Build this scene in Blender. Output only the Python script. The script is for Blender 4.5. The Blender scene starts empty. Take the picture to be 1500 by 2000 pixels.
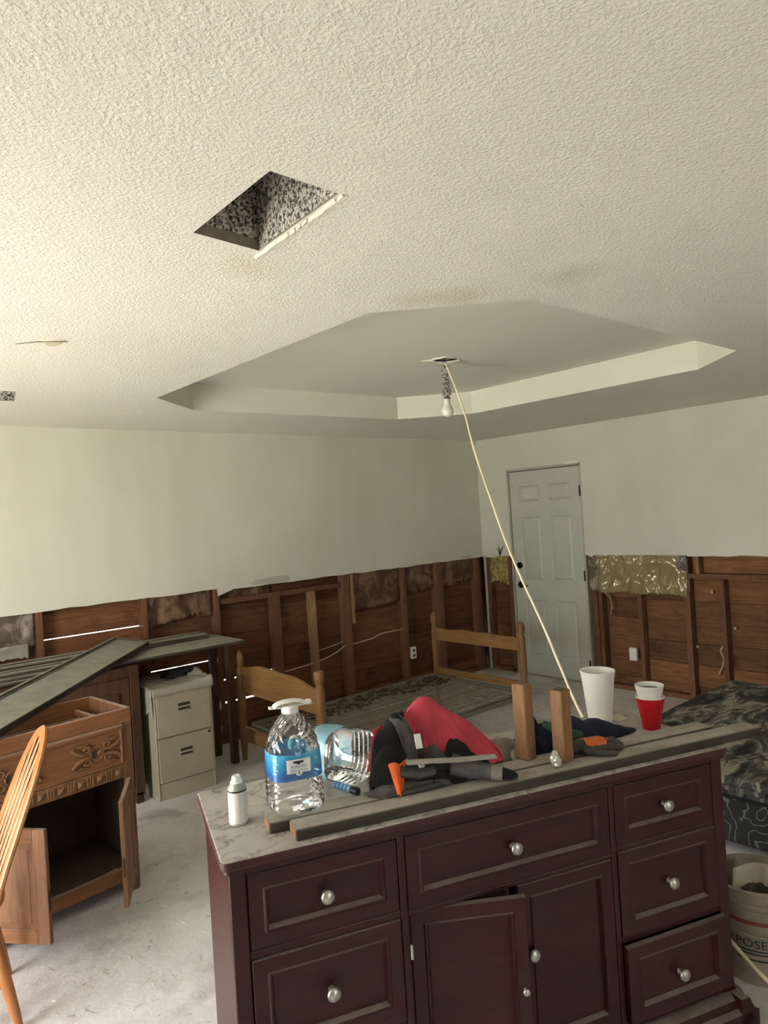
import bpy, bmesh, math, random
from mathutils import Vector, Matrix, noise, geometry, bvhtree
random.seed(7)
PI = math.pi
scene = bpy.context.scene
COL = scene.collection

# ------------------------------------------------------------------ camera, world, light, exposure
CAM_H = 1.73
cam_d = bpy.data.cameras.new('camera'); cam = bpy.data.objects.new('camera', cam_d); COL.objects.link(cam)
cam_d.sensor_fit = 'HORIZONTAL'; cam_d.sensor_width = 36.0; cam_d.lens = 1379.87 / 1500 * 36
cam_d.clip_start = 0.05
_r = (0.7546148, -0.6532885, -0.0614063); _u = (0.0443065, -0.0426392, 0.9981076); _w = (0.6546705, 0.7559075, 0.0032312)
cam.matrix_world = Matrix(((_r[0], _u[0], -_w[0], 0), (_r[1], _u[1], -_w[1], 0), (_r[2], _u[2], -_w[2], CAM_H), (0, 0, 0, 1)))
scene.camera = cam

world = bpy.data.worlds.new('overcast_sky'); scene.world = world; world.use_nodes = True
bg = world.node_tree.nodes['Background']; bg.inputs[0].default_value = (1.0, 0.995, 0.97, 1); bg.inputs[1].default_value = 5.6

sun_d = bpy.data.lights.new('sun', 'SUN'); sun_d.energy = 32.0; sun_d.angle = math.radians(2); sun_d.color = (1.0, 0.98, 0.93)
sun = bpy.data.objects.new('sun', sun_d); COL.objects.link(sun)          # stands beyond the bed wall: it lights the patio, not the room
sun.rotation_euler = Vector((0.22, 0.70, 0.75)).to_track_quat('Z', 'Y').to_euler()

def portal(name, loc, rot, sx, sy):
    l = bpy.data.lights.new(name, 'AREA'); l.shape = 'RECTANGLE'; l.size = sx; l.size_y = sy
    l.cycles.is_portal = True
    o = bpy.data.objects.new(name, l); o.location = loc; o.rotation_euler = rot; COL.objects.link(o)
# room: camera stands at x=y=0; long walls at x = XW (wall with the door) and y = YW (wall behind the bed)
XW, YW, CZ = 5.79, 5.10, 2.46
X0, Y0 = -1.45, -2.3
WIN_Y0, WIN_Y1, WIN_Z0, WIN_Z1 = 2.0, 3.6, 0.02, 2.12       # wide patio opening in the near left wall
WB_X0, WB_X1, WB_Z0, WB_Z1 = 0.9, 1.4, 0.9, 2.1             # unseen window behind the camera, added for fill light
portal('daylight_portal_patio', (X0 - 0.02, (WIN_Y0 + WIN_Y1) / 2, (WIN_Z0 + WIN_Z1) / 2), (0, -PI / 2, 0), WIN_Z1 - WIN_Z0, WIN_Y1 - WIN_Y0)
portal('daylight_portal_fill_window', ((WB_X0 + WB_X1) / 2, Y0 - 0.02, (WB_Z0 + WB_Z1) / 2), (PI / 2, 0, 0), WB_X1 - WB_X0, WB_Z1 - WB_Z0)
vs = scene.view_settings
vs.view_transform = 'Standard'; vs.look = 'None'; vs.gamma = 1.0; vs.use_curve_mapping = False
vs.exposure = 1.55
scene.cycles.transparent_max_bounces = 40; scene.cycles.max_bounces = 16; scene.cycles.diffuse_bounces = 8

# ------------------------------------------------------------------ helpers
def link(o, parent=None):
    COL.objects.link(o)
    if parent is not None: o.parent = parent
    return o
def tag(o, label=None, cat=None, group=None, kind=None):
    if label: o['label'] = label
    if cat: o['category'] = cat
    if group: o['group'] = group
    if kind: o['kind'] = kind
    return o
def empty(name, loc=(0, 0, 0), rz=0.0, label=None, cat=None, group=None, rot=None):
    o = bpy.data.objects.new(name, None); o.empty_display_size = 0.1
    o.location = loc; o.rotation_euler = rot if rot else (0, 0, rz)
    link(o); return tag(o, label, cat, group)

class MB:
    """collects geometry for one mesh"""
    def __init__(s): s.v = []; s.f = []
    def add(s, vs_, fs):
        n = len(s.v); s.v += [tuple(p) for p in vs_]; s.f += [tuple(i + n for i in f) for f in fs]; return s
    def box(s, x0, x1, y0, y1, z0, z1, m=None, b=0.0):
        if b > 0:
            bm = bmesh.new(); bmesh.ops.create_cube(bm, size=1)
            for q in bm.verts: q.co = Vector(((x0 + x1) / 2 + q.co.x * (x1 - x0), (y0 + y1) / 2 + q.co.y * (y1 - y0), (z0 + z1) / 2 + q.co.z * (z1 - z0)))
            b = min(b, 0.45 * min(abs(x1 - x0), abs(y1 - y0), abs(z1 - z0)))
            bmesh.ops.bevel(bm, geom=bm.edges[:], offset=b, segments=1, affect='EDGES')
            bm.verts.index_update(); P = [q.co.copy() for q in bm.verts]; F = [tuple(q.index for q in f.verts) for f in bm.faces]; bm.free()
        else:
            P = [Vector(p) for p in ((x0, y0, z0), (x1, y0, z0), (x1, y1, z0), (x0, y1, z0), (x0, y0, z1), (x1, y0, z1), (x1, y1, z1), (x0, y1, z1))]
            F = [(3, 2, 1, 0), (4, 5, 6, 7), (0, 1, 5, 4), (1, 2, 6, 5), (2, 3, 7, 6), (3, 0, 4, 7)]
        if m: P = [m @ p for p in P]
        return s.add(P, F)
    def tube(s, path, r, n=8, cap=True, flat=1.0, up=None):
        path = [Vector(p) for p in path]; R = r if isinstance(r, (list, tuple)) else [r] * len(path)
        P = []; F = []; prev = None
        for i, c in enumerate(path):
            t = (path[min(i + 1, len(path) - 1)] - path[max(i - 1, 0)]).normalized()
            a = Vector(up) if up else (prev if prev is not None else (Vector((0, 0, 1)) if abs(t.z) < 0.9 else Vector((1, 0, 0))))
            a = (a - t * a.dot(t)).normalized(); prev = a; b = t.cross(a)
            for k in range(n):
                w = 2 * PI * k / n; P.append(c + (a * math.cos(w) * flat + b * math.sin(w)) * R[i])
        for i in range(len(path) - 1):
            for k in range(n): F.append((i * n + k, i * n + (k + 1) % n, (i + 1) * n + (k + 1) % n, (i + 1) * n + k))
        if cap: F += [tuple(range(n - 1, -1, -1)), tuple((len(path) - 1) * n + k for k in range(n))]
        return s.add(P, F)
    def lathe(s, prof, n=32, c=(0, 0, 0), m=None, cap0=False, cap1=False):
        P = []; F = []
        for r, z in prof:
            for k in range(n): P.append(Vector((c[0] + r * math.cos(2 * PI * k / n), c[1] + r * math.sin(2 * PI * k / n), c[2] + z)))
        for i in range(len(prof) - 1):
            for k in range(n): F.append((i * n + k, i * n + (k + 1) % n, (i + 1) * n + (k + 1) % n, (i + 1) * n + k))
        if cap0: F.append(tuple(range(n - 1, -1, -1)))
        if cap1: F.append(tuple((len(prof) - 1) * n + k for k in range(n)))
        if m: P = [m @ p for p in P]
        return s.add(P, F)
    def prism(s, poly, f0, f1):
        """poly: list of 2-D points; f0/f1 map a 2-D point to the two end faces"""
        n = len(poly); P = [Vector(f0(*q)) for q in poly] + [Vector(f1(*q)) for q in poly]
        F = [tuple(range(n - 1, -1, -1)), tuple(range(n, 2 * n))] + [(i, (i + 1) % n, n + (i + 1) % n, n + i) for i in range(n)]
        return s.add(P, F)
    def grid(s, fn, nu, nv, wrapu=False):
        P = []; F = []
        for j in range(nv + 1):
            for i in range(nu + (0 if wrapu else 1)): P.append(Vector(fn(i / nu, j / nv)))
        w = nu if wrapu else nu + 1
        for j in range(nv):
            for i in range(nu): F.append((j * w + i, j * w + (i + 1) % w, (j + 1) * w + (i + 1) % w, (j + 1) * w + i))
        return s.add(P, F)
    def build(s, name, mat_, parent=None, smooth=False, loc=None, rz=0, angle=None):
        me = bpy.data.meshes.new(name); me.from_pydata(s.v, [], s.f); me.validate()
        bm = bmesh.new(); bm.from_mesh(me); bmesh.ops.recalc_face_normals(bm, faces=bm.faces[:]); bm.to_mesh(me); bm.free()
        me.materials.append(mat_)
        if smooth:
            for p in me.polygons: p.use_smooth = True
            try: me.set_sharp_from_angle(angle=math.radians(angle or 40))
            except Exception: pass
        o = bpy.data.objects.new(name, me); link(o, parent)
        if loc: o.location = loc
        if rz: o.rotation_euler = (0, 0, rz)
        return o
def copy_obj(src, parent=None, loc=None, rot=None):
    c = src.copy(); COL.objects.link(c); c.parent = parent if parent is not None else src.parent
    if loc is not None: c.location = loc
    if rot is not None: c.rotation_euler = rot
    return c
def mod(o, kind, **kw):
    m = o.modifiers.new(kind.lower(), kind)
    for k, v in kw.items(): setattr(m, k, v)
    return m
def text_mesh(body, size, fn, name, mat_, parent, align='CENTER', depth=0.0):
    """flat lettering mapped point by point through fn(x, y) -> 3-D"""
    cu = bpy.data.curves.new(name + '_font', 'FONT'); cu.body = body; cu.size = size; cu.align_x = align; cu.resolution_u = 3
    t = bpy.data.objects.new(name + '_tmp', cu); COL.objects.link(t)
    dg = bpy.context.evaluated_depsgraph_get(); me = bpy.data.meshes.new_from_object(t.evaluated_get(dg))
    bpy.data.objects.remove(t); bpy.data.curves.remove(cu)
    bm = bmesh.new(); bm.from_mesh(me)
    bmesh.ops.triangulate(bm, faces=bm.faces[:])
    bmesh.ops.subdivide_edges(bm, edges=[e for e in bm.edges if e.calc_length() > size * 0.25], cuts=2)
    for q in bm.verts: q.co = Vector(fn(q.co.x, q.co.y))
    bm.to_mesh(me); bm.free(); me.materials.clear(); me.materials.append(mat_)
    o = bpy.data.objects.new(name, me); return link(o, parent)

# ------------------------------------------------------------------ materials
class NT:
    def __init__(s, name):
        s.m = bpy.data.materials.new(name); s.m.use_nodes = True; s.t = s.m.node_tree; s.n = s.t.nodes
        s.b = s.n['Principled BSDF']; s.out = s.n['Material Output']; s.tc = None
    def node(s, ty, **kw):
        q = s.n.new(ty)
        for k, v in kw.items():
            if k.startswith('i_'):
                key = k[2:]; key = int(key) if key.isdigit() else key.replace('_', ' ')
                q.inputs[key].default_value = v
            else: setattr(q, k, v)
        return q
    def l(s, a, b): s.t.links.new(a, b)
    def coord(s, scale=(1, 1, 1), rnd=True):
        tc = s.node('ShaderNodeTexCoord'); mp = s.node('ShaderNodeMapping'); mp.inputs['Scale'].default_value = scale
        if rnd:
            oi = s.node('ShaderNodeObjectInfo'); mu = s.node('ShaderNodeMath', operation='MULTIPLY'); mu.inputs[1].default_value = 37.0
            s.l(oi.outputs['Random'], mu.inputs[0]); ad = s.node('ShaderNodeVectorMath', operation='ADD')
            s.l(tc.outputs['Object'], ad.inputs[0]); s.l(mu.outputs[0], ad.inputs[1]); s.l(ad.outputs[0], mp.inputs['Vector'])
        else: s.l(tc.outputs['Object'], mp.inputs['Vector'])
        return mp.outputs[0]
    def noise(s, vec, scale, detail=4, rough=0.6, dist=0.0):
        q = s.node('ShaderNodeTexNoise'); q.inputs['Scale'].default_value = scale; q.inputs['Detail'].default_value = detail
        q.inputs['Roughness'].default_value = rough; q.inputs['Distortion'].default_value = dist; s.l(vec, q.inputs['Vector']); return q.outputs['Fac']
    def ramp(s, fac, stops, interp='LINEAR'):
        q = s.node('ShaderNodeValToRGB'); e = q.color_ramp.elements; q.color_ramp.interpolation = interp
        while len(e) < len(stops): e.new(0.5)
        for i, (p, c) in enumerate(stops): e[i].position = p; e[i].color = (*c, 1) if len(c) == 3 else c
        s.l(fac, q.inputs[0]); return q.outputs[0]
    def mix(s, fac, a, b, mode='MIX'):
        q = s.node('ShaderNodeMix', data_type='RGBA', blend_type=mode)
        for sock, v in ((q.inputs[0], fac), (q.inputs[6], a), (q.inputs[7], b)):
            if hasattr(v, 'is_linked') or hasattr(v, 'links'): s.l(v, sock)
            elif isinstance(v, (int, float)): sock.default_value = v
            else: sock.default_value = (*v, 1) if len(v) == 3 else v
        return q.outputs[2]
    def math(s, op, a, b=0.0):
        q = s.node('ShaderNodeMath', operation=op)
        for k, v in ((0, a), (1, b)):
            if isinstance(v, (int, float)): q.inputs[k].default_value = v
            else: s.l(v, q.inputs[k])
        return q.outputs[0]
    def bump(s, h, strength=0.3, dist=0.01):
        q = s.node('ShaderNodeBump'); q.inputs['Strength'].default_value = strength; q.inputs['Distance'].default_value = dist
        s.l(h, q.inputs['Height']); s.l(q.outputs[0], s.b.inputs['Normal'])
    def color(s, c):
        if hasattr(c, 'links'): s.l(c, s.b.inputs['Base Color'])
        else: s.b.inputs['Base Color'].default_value = (*c, 1)
    def set(s, **kw):
        for k, v in kw.items(): s.b.inputs[k.replace('_', ' ')].default_value = v
        return s
    def up(s, lo=0.6, hi=0.95):
        """1 where the surface looks up (settled dust)"""
        g = s.node('ShaderNodeNewGeometry'); x = s.node('ShaderNodeSeparateXYZ'); s.l(g.outputs['True Normal'], x.inputs[0])
        q = s.node('ShaderNodeMapRange'); q.inputs['From Min'].default_value = lo; q.inputs['From Max'].default_value = hi; s.l(x.outputs['Z'], q.inputs[0]); return q.outputs[0]

def plain(name, c, rough=0.6, metal=0.0, spec=0.4, var=0.0, scale=30, bump=0.0):
    t = NT(name); t.set(Roughness=rough, Metallic=metal); t.b.inputs['Specular IOR Level'].default_value = spec
    if var or bump:
        f = t.noise(t.coord(), scale, 5)
        t.color(t.ramp(f, [(0.3, tuple(x * (1 - var) for x in c)), (0.7, tuple(min(1, x * (1 + var)) for x in c))]))
        if bump: t.bump(f, bump, 0.005)
    else: t.color(c)
    return t.m
def wood(name, c1, c2, axis=0, scale=14, rough=0.6, bump=0.15, spec=0.3, dust=None, dust_amt=0.8, rndv=0.25, knots=True):
    t = NT(name); t.set(Roughness=rough); t.b.inputs['Specular IOR Level'].default_value = spec
    sc = [1, 1, 1]; sc[axis] = 0.09; v = t.coord(tuple(sc))
    g = t.noise(v, scale * 2.2, 6, 0.65, 0.6); f = t.noise(v, scale * 9, 3, 0.5)
    c = t.ramp(g, [(0.28, c1), (0.55, tuple((a + b) / 2 for a, b in zip(c1, c2))), (0.75, c2)])
    c = t.mix(0.35, c, t.ramp(f, [(0.3, tuple(0.55 * x for x in c1)), (0.7, c2)]))
    if rndv:
        oi = t.node('ShaderNodeObjectInfo'); h = t.node('ShaderNodeHueSaturation'); mr = t.node('ShaderNodeMapRange')
        mr.inputs['To Min'].default_value = 1 - rndv; mr.inputs['To Max'].default_value = 1 + rndv
        t.l(oi.outputs['Random'], mr.inputs[0]); t.l(mr.outputs[0], h.inputs['Value']); t.l(c, h.inputs['Color']); c = h.outputs[0]
    if knots:
        k = t.noise(t.coord((1, 1, 1)), 5, 3); c = t.mix(t.ramp(k, [(0.60, (0, 0, 0)), (0.75, (0.6, 0.6, 0.6))]), c, tuple(0.3 * x for x in c1))
    if dust:
        dn = t.noise(t.coord((1, 1, 1), False), 9, 5, 0.7)
        d = t.math('MULTIPLY', t.up(), t.math('MULTIPLY', t.ramp(dn, [(0.25, (0.55,) * 3), (0.6, (1, 1, 1))]), dust_amt))
        c = t.mix(d, c, dust)
    t.color(c); t.bump(g, bump, 0.004); return t.m

def m_drywall():
    t = NT('painted_drywall'); t.set(Roughness=0.75); v = t.coord((1, 1, 1), False)
    a = t.noise(v, 1.4, 4, 0.6); c = t.ramp(a, [(0.3, (0.63, 0.62, 0.525)), (0.7, (0.69, 0.68, 0.585))])
    st = t.noise(t.coord((1.2, 1.2, 0.15), False), 2.2, 3, 0.5); c = t.mix(t.ramp(st, [(0.52, (0, 0, 0)), (0.72, (0.35,) * 3)]), c, (0.56, 0.545, 0.455))
    t.color(c); b = t.noise(v, 130, 3, 0.6); t.bump(b, 0.25, 0.003); return t.m
def m_ceiling(textured=True):
    t = NT('knockdown_ceiling' if textured else 'smooth_tray_ceiling'); t.set(Roughness=0.85); t.b.inputs['Specular IOR Level'].default_value = 0.2
    v = t.coord((1, 1, 1), False)
    a = t.noise(v, 1.3, 4, 0.6); c = t.ramp(a, [(0.3, (0.74, 0.72, 0.635)), (0.7, (0.79, 0.77, 0.685))] if textured else [(0.3, (0.68, 0.68, 0.59)), (0.7, (0.72, 0.72, 0.625))])
    if textured:
        def blob(c0, rad, amt, col, c):
            tc = t.node('ShaderNodeTexCoord'); n2 = t.noise(v, 3.5, 4, 0.6)
            d = t.node('ShaderNodeVectorMath', operation='DISTANCE'); t.l(tc.outputs['Object'], d.inputs[0]); d.inputs[1].default_value = c0
            e = t.math('ADD', t.math('DIVIDE', d.outputs['Value'], rad), t.math('MULTIPLY', n2, 1.0))
            return t.mix(t.ramp(e, [(0.45, (amt,) * 3), (1.35, (0, 0, 0))]), c, col)
        c = blob((1.70, 1.74, CZ), 0.22, 0.45, (0.50, 0.42, 0.27), c); c = blob((1.84, 1.62, CZ), 0.24, 0.5, (0.50, 0.42, 0.27), c)
        c = blob((1.96, 1.28, CZ), 0.26, 0.35, (0.45, 0.40, 0.31), c)  # soft grey shading of the ceiling, put into its colour
        c = blob((1.05, 1.75, CZ), 0.20, 0.35, (0.62, 0.53, 0.30), c)
        c = blob((0.45, 0.55, CZ), 0.40, 0.3, (0.55, 0.45, 0.30), c)
        n1 = t.noise(v, 125, 2, 0.5, 0.1); n2 = t.noise(v, 260, 2, 0.5)
        h = t.math('ADD', t.ramp(n1, [(0.35, (0, 0, 0)), (0.70, (1, 1, 1))]), t.math('MULTIPLY', n2, 0.35))
        t.bump(h, 0.38, 0.005)
    else:
        t.bump(t.noise(v, 140, 3, 0.6), 0.25, 0.003)
    t.color(c); return t.m
def m_concrete():
    t = NT('dusty_concrete_floor'); t.set(Roughness=0.8); v = t.coord((1, 1, 1), False)
    a = t.noise(v, 1.6, 6, 0.65); c = t.ramp(a, [(0.3, (0.47, 0.445, 0.44)), (0.55, (0.69, 0.665, 0.675)), (0.75, (0.77, 0.745, 0.755))])
    f = t.noise(v, 22, 6, 0.7, 0.8); c = t.mix(t.ramp(f, [(0.52, (0, 0, 0)), (0.66, (0.55,) * 3)]), c, (0.80, 0.78, 0.79))
    f2 = t.noise(v, 14, 5, 0.7, 1.5); c = t.mix(t.ramp(f2, [(0.60, (0, 0, 0)), (0.68, (0.6,) * 3)]), c, (0.20, 0.18, 0.16))
    b = t.noise(v, 3.0, 3, 0.5); c = t.mix(t.ramp(b, [(0.55, (0, 0, 0)), (0.7, (0.55,) * 3)]), c, (0.22, 0.19, 0.16))
    t.color(c); t.bump(f, 0.5, 0.006); return t.m
def m_speck(name, c1, c2, scale, thr=0.5, rough=0.8, bump=0.5):
    t = NT(name); t.set(Roughness=rough); n = t.noise(t.coord(), scale, 4, 0.65, 0.6)
    t.color(t.ramp(n, [(thr - 0.06, c1), (thr + 0.06, c2)])); t.bump(n, bump, 0.004); return t.m
def m_camo():
    t = NT('camouflage_fabric'); t.set(Roughness=0.95); v = t.coord((1, 1, 1), False)
    v2 = t.coord((1.0, 2.2, 1.0), False)
    n = t.noise(v2, 3.0, 7, 0.70, 1.2); n2 = t.noise(v2, 6, 6, 0.72, 1.2)
    c = t.ramp(n, [(0.0, (0.012, 0.014, 0.012)), (0.42, (0.055, 0.06, 0.05)), (0.50, (0.17, 0.16, 0.13)), (0.55, (0.34, 0.30, 0.25))], 'CONSTANT')
    c = t.mix(t.ramp(n2, [(0.56, (0, 0, 0)), (0.6, (0.9,) * 3)]), c, (0.02, 0.022, 0.02))
    t.color(c); t.bump(n2, 0.2, 0.01); return t.m
def m_brocade():
    t = NT('scroll_brocade_ticking'); t.set(Roughness=0.9); v = t.coord((1, 1, 1), False)
    d = t.noise(v, 9, 2, 0.5); w = t.node('ShaderNodeTexVoronoi'); w.feature = 'F1'; w.inputs['Scale'].default_value = 6.0; t.l(v, w.inputs['Vector'])
    s_ = t.math('SINE', t.math('ADD', t.math('MULTIPLY', w.outputs['Distance'], 22.0), t.math('MULTIPLY', d, 26.0)))
    t.color(t.ramp(s_, [(0.80, (0.016, 0.018, 0.016)), (0.94, (0.13, 0.12, 0.10))])); return t.m
def m_clear(name, tint=(0.97, 0.98, 0.98), gloss=1.0):
    """thin PET wall: mirror sheen over see-through"""
    t = NT(name); t.n.remove(t.b)
    tr = t.node('ShaderNodeBsdfTransparent'); tr.inputs[0].default_value = (*tint, 1)
    gl = t.node('ShaderNodeBsdfGlossy'); gl.inputs['Roughness'].default_value = 0.05; gl.inputs[0].default_value = (1, 1, 1, 1)
    fr = t.node('ShaderNodeFresnel'); fr.inputs[0].default_value = 1.55
    nb = t.noise(t.coord(), 40, 2, 0.5); bp = t.node('ShaderNodeBump'); bp.inputs['Strength'].default_value = 0.15; bp.inputs['Distance'].default_value = 0.004
    t.l(nb, bp.inputs['Height']); t.l(bp.outputs[0], gl.inputs['Normal']); t.l(bp.outputs[0], fr.inputs['Normal'])
    mx = t.node('ShaderNodeMixShader'); t.l(t.math('MULTIPLY', fr.outputs[0], gloss), mx.inputs[0]); t.l(tr.outputs[0], mx.inputs[1]); t.l(gl.outputs[0], mx.inputs[2])
    t.l(mx.outputs[0], t.out.inputs[0]); return t.m
def m_film(name, c, alpha, rough=0.2, bmp=0.5):
    """translucent printed or dusty film"""
    t = NT(name); t.set(Roughness=rough); t.color(c); tr = t.node('ShaderNodeBsdfTransparent'); tr.inputs[0].default_value = (*[0.4 + 0.6 * x for x in c], 1)
    mx = t.node('ShaderNodeMixShader'); mx.inputs[0].default_value = alpha; t.l(tr.outputs[0], mx.inputs[1]); t.l(t.b.outputs[0], mx.inputs[2]); t.l(mx.outputs[0], t.out.inputs[0])
    t.bump(t.noise(t.coord(), 16, 4, 0.6), bmp, 0.01); return t.m

M = {}
M['drywall'] = m_drywall(); M['ceiling'] = m_ceiling(); M['tray'] = m_ceiling(False); M['floor'] = m_concrete()
M['old_board'] = wood('old_sheathing_board', (0.085, 0.032, 0.014), (0.25, 0.112, 0.05), 0, 9, 0.8, 0.4, rndv=0.35)
M['old_board_y'] = wood('old_sheathing_board_cross', (0.11, 0.048, 0.021), (0.31, 0.15, 0.068), 1, 9, 0.8, 0.4, rndv=0.3)
M['stud'] = wood('old_stud', (0.13, 0.055, 0.028), (0.25, 0.125, 0.065), 2, 12, 0.75, 0.25, rndv=0.2)
M['stud_new'] = wood('pale_stud', (0.20, 0.115, 0.055), (0.36, 0.22, 0.115), 2, 12, 0.75, 0.2)
M['kraft'] = m_speck('kraft_insulation_facing', (0.10, 0.05, 0.025), (0.22, 0.13, 0.07), 6, 0.5, 0.55, 0.6)
M['greyfilm'] = m_speck('dirty_grey_vapour_film', (0.13, 0.10, 0.075), (0.36, 0.31, 0.25), 7, 0.52, 0.3, 0.8)
M['fiberglass'] = m_speck('yellow_fiberglass', (0.24, 0.19, 0.05), (0.40, 0.34, 0.13), 22, 0.5, 0.95, 0.8)
M['poly'] = m_film('poly_sheet_over_insulation', (0.42, 0.34, 0.17), 0.72, 0.06, 0.12); M['poly'].node_tree.nodes['Principled BSDF'].inputs['Coat Weight'].default_value = 1.0
M['poly_clear'] = m_film('cloudy_plastic_bag', (0.62, 0.58, 0.50), 0.55, 0.2)
M['door'] = plain('grey_green_door_paint', (0.53, 0.55, 0.48), 0.45, var=0.05, scale=3)
M['jamb'] = plain('door_jamb_paint', (0.45, 0.42, 0.35), 0.6, var=0.1, scale=10)
M['black_metal'] = plain('black_metal', (0.012, 0.012, 0.012), 0.35, 0.6)
M['dark_hinge'] = plain('aged_hinge_metal', (0.05, 0.04, 0.03), 0.5, 0.6)
M['white_plastic'] = plain('white_plastic', (0.80, 0.80, 0.76), 0.35)
M['cable'] = plain('pale_cable_sheath', (0.52, 0.40, 0.26), 0.5)
M['cord'] = plain('cream_cord', (0.86, 0.76, 0.53), 0.55)
M['foam'] = plain('foam_cup_white', (0.82, 0.81, 0.77), 0.6, var=0.03, scale=300, bump=0.05)
M['red_cup'] = plain('red_cup_plastic', (0.52, 0.012, 0.02), 0.3)
M['cherry'] = wood('dark_cherry_veneer', (0.028, 0.0034, 0.0030), (0.052, 0.0068, 0.0056), 0, 5, 0.40, 0.03, 0.45, dust=(0.27, 0.235, 0.205), dust_amt=0.85, rndv=0.0, knots=False)
M['cherry_top'] = None
M['pewter'] = plain('brushed_pewter', (0.55, 0.53, 0.50), 0.38, 0.9, var=0.12, scale=120)
M['grey_plank'] = wood('dusty_grey_plank', (0.05, 0.042, 0.034), (0.10, 0.085, 0.07), 0, 8, 0.85, 0.2, dust=(0.42, 0.385, 0.335), dust_amt=0.95, rndv=0.08, knots=False)
M['grey_shelf'] = wood('dusty_grey_shelf_board', (0.055, 0.045, 0.035), (0.10, 0.085, 0.065), 0, 8, 0.8, 0.15, dust=(0.34, 0.32, 0.275), dust_amt=0.95, rndv=0.05, knots=False)
M['oak'] = wood('orange_oak', (0.20, 0.085, 0.036), (0.37, 0.175, 0.080), 0, 10, 0.5, 0.1, dust=(0.47, 0.37, 0.30), dust_amt=0.6, rndv=0.04, knots=False)
M['oak_v'] = wood('orange_oak_upright', (0.165, 0.075, 0.036), (0.30, 0.15, 0.078), 2, 10, 0.5, 0.1, dust=(0.47, 0.37, 0.30), dust_amt=0.6, rndv=0.04, knots=False)
M['oak_carved'] = plain('carved_oak_relief', (0.24, 0.125, 0.058), 0.55, var=0.25, scale=25)
M['dark_wood'] = wood('dark_stained_wood', (0.045, 0.02, 0.010), (0.10, 0.048, 0.024), 2, 8, 0.6, 0.15, rndv=0.1)
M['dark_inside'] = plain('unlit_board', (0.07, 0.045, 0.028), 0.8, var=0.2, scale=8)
M['chair'] = wood('honey_chair_wood', (0.36, 0.135, 0.042), (0.54, 0.235, 0.082), 2, 10, 0.35, 0.06, 0.5, rndv=0.0, knots=False)
M['bed'] = wood('golden_pine_bed', (0.22, 0.115, 0.038), (0.36, 0.20, 0.075), 1, 9, 0.5, 0.1, rndv=0.05)
M['bed_post'] = wood('golden_pine_post', (0.19, 0.095, 0.036), (0.30, 0.16, 0.062), 2, 9, 0.5, 0.1, rndv=0.05)
M['block'] = wood('fresh_sawn_block', (0.20, 0.105, 0.05), (0.38, 0.21, 0.105), 2, 16, 0.6, 0.15, rndv=0.1, knots=False)
M['block_end'] = plain('dark_sawn_end', (0.12, 0.085, 0.05), 0.8, var=0.3, scale=60)
M['spring_steel'] = plain('dusty_spring_wire', (0.26, 0.225, 0.175), 0.7, 0.2, var=0.2, scale=30)
M['angle_iron'] = plain('grey_green_angle_iron', (0.20, 0.20, 0.165), 0.6, 0.2, var=0.15, scale=20)
M['beige_steel'] = plain('beige_enamel_steel', (0.40, 0.355, 0.265), 0.42, 0.0, var=0.07, scale=6)
M['dark_slot'] = plain('shadowed_recess', (0.05, 0.042, 0.03), 0.7)
M['black_cloth'] = plain('black_cloth', (0.012, 0.012, 0.012), 0.95, var=0.3, scale=40, bump=0.2)
M['grey_cloth'] = plain('charcoal_grey_cloth', (0.095, 0.090, 0.084), 0.95, var=0.45, scale=18, bump=0.4)
M['grey_bag'] = plain('dusty_grey_cloth', (0.22, 0.195, 0.165), 0.9, var=0.15, scale=14, bump=0.2)
M['navy_cloth'] = plain('navy_knit', (0.014, 0.018, 0.034), 0.95, var=0.5, scale=22, bump=0.4)
M['red_cloth'] = plain('faded_red_cotton', (0.47, 0.052, 0.078), 0.9, var=0.12, scale=9, bump=0.15)
M['orange_cloth'] = plain('orange_cloth', (0.72, 0.13, 0.025), 0.8, var=0.12, scale=30)
M['green_grip'] = plain('dark_green_rubber', (0.020, 0.060, 0.040), 0.6, var=0.2, scale=40)
M['glove_grey'] = plain('grey_rubber_glove', (0.055, 0.050, 0.043), 0.75, var=0.3, scale=35)
def m_glove():
    t = NT('grey_rubber_orange_back'); t.set(Roughness=0.75); tc = t.node('ShaderNodeTexCoord'); x = t.node('ShaderNodeSeparateXYZ'); t.l(tc.outputs['Object'], x.inputs[0])
    n = t.noise(t.coord((1, 1, 1), False), 30, 3, 0.6)
    zf = t.math('GREATER_THAN', t.math('ADD', x.outputs['Z'], t.math('MULTIPLY', n, 0.012)), 0.036)
    xf = t.math('MULTIPLY', t.math('GREATER_THAN', t.math('ADD', x.outputs['X'], t.math('MULTIPLY', n, 0.04)), 0.005), t.math('LESS_THAN', x.outputs['X'], 0.085))
    t.color(t.mix(t.math('MULTIPLY', zf, xf), t.ramp(n, [(0.3, (0.035, 0.032, 0.028)), (0.7, (0.075, 0.068, 0.058))]), (0.62, 0.15, 0.035))); return t.m
M['glove_two'] = m_glove()
M['foil'] = plain('crumpled_foil', (0.72, 0.70, 0.66), 0.3, 0.6)
M['tan'] = plain('tan_card', (0.47, 0.39, 0.26), 0.8, var=0.1)
M['paper'] = plain('cream_paper', (0.62, 0.56, 0.44), 0.8, var=0.05)
M['alu'] = plain('dusty_aluminium', (0.40, 0.40, 0.36), 0.5, 0.5, var=0.15, scale=60)
M['clear'] = m_clear('clear_pet')
M['blue_label'] = None
M['can_white'] = None
M['white_paint'] = plain('white_label_stock', (0.80, 0.81, 0.80), 0.4)
M['print_blue'] = plain('blue_print', (0.03, 0.14, 0.42), 0.4)
M['print_black'] = plain('black_print', (0.02, 0.02, 0.022), 0.4)
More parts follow.
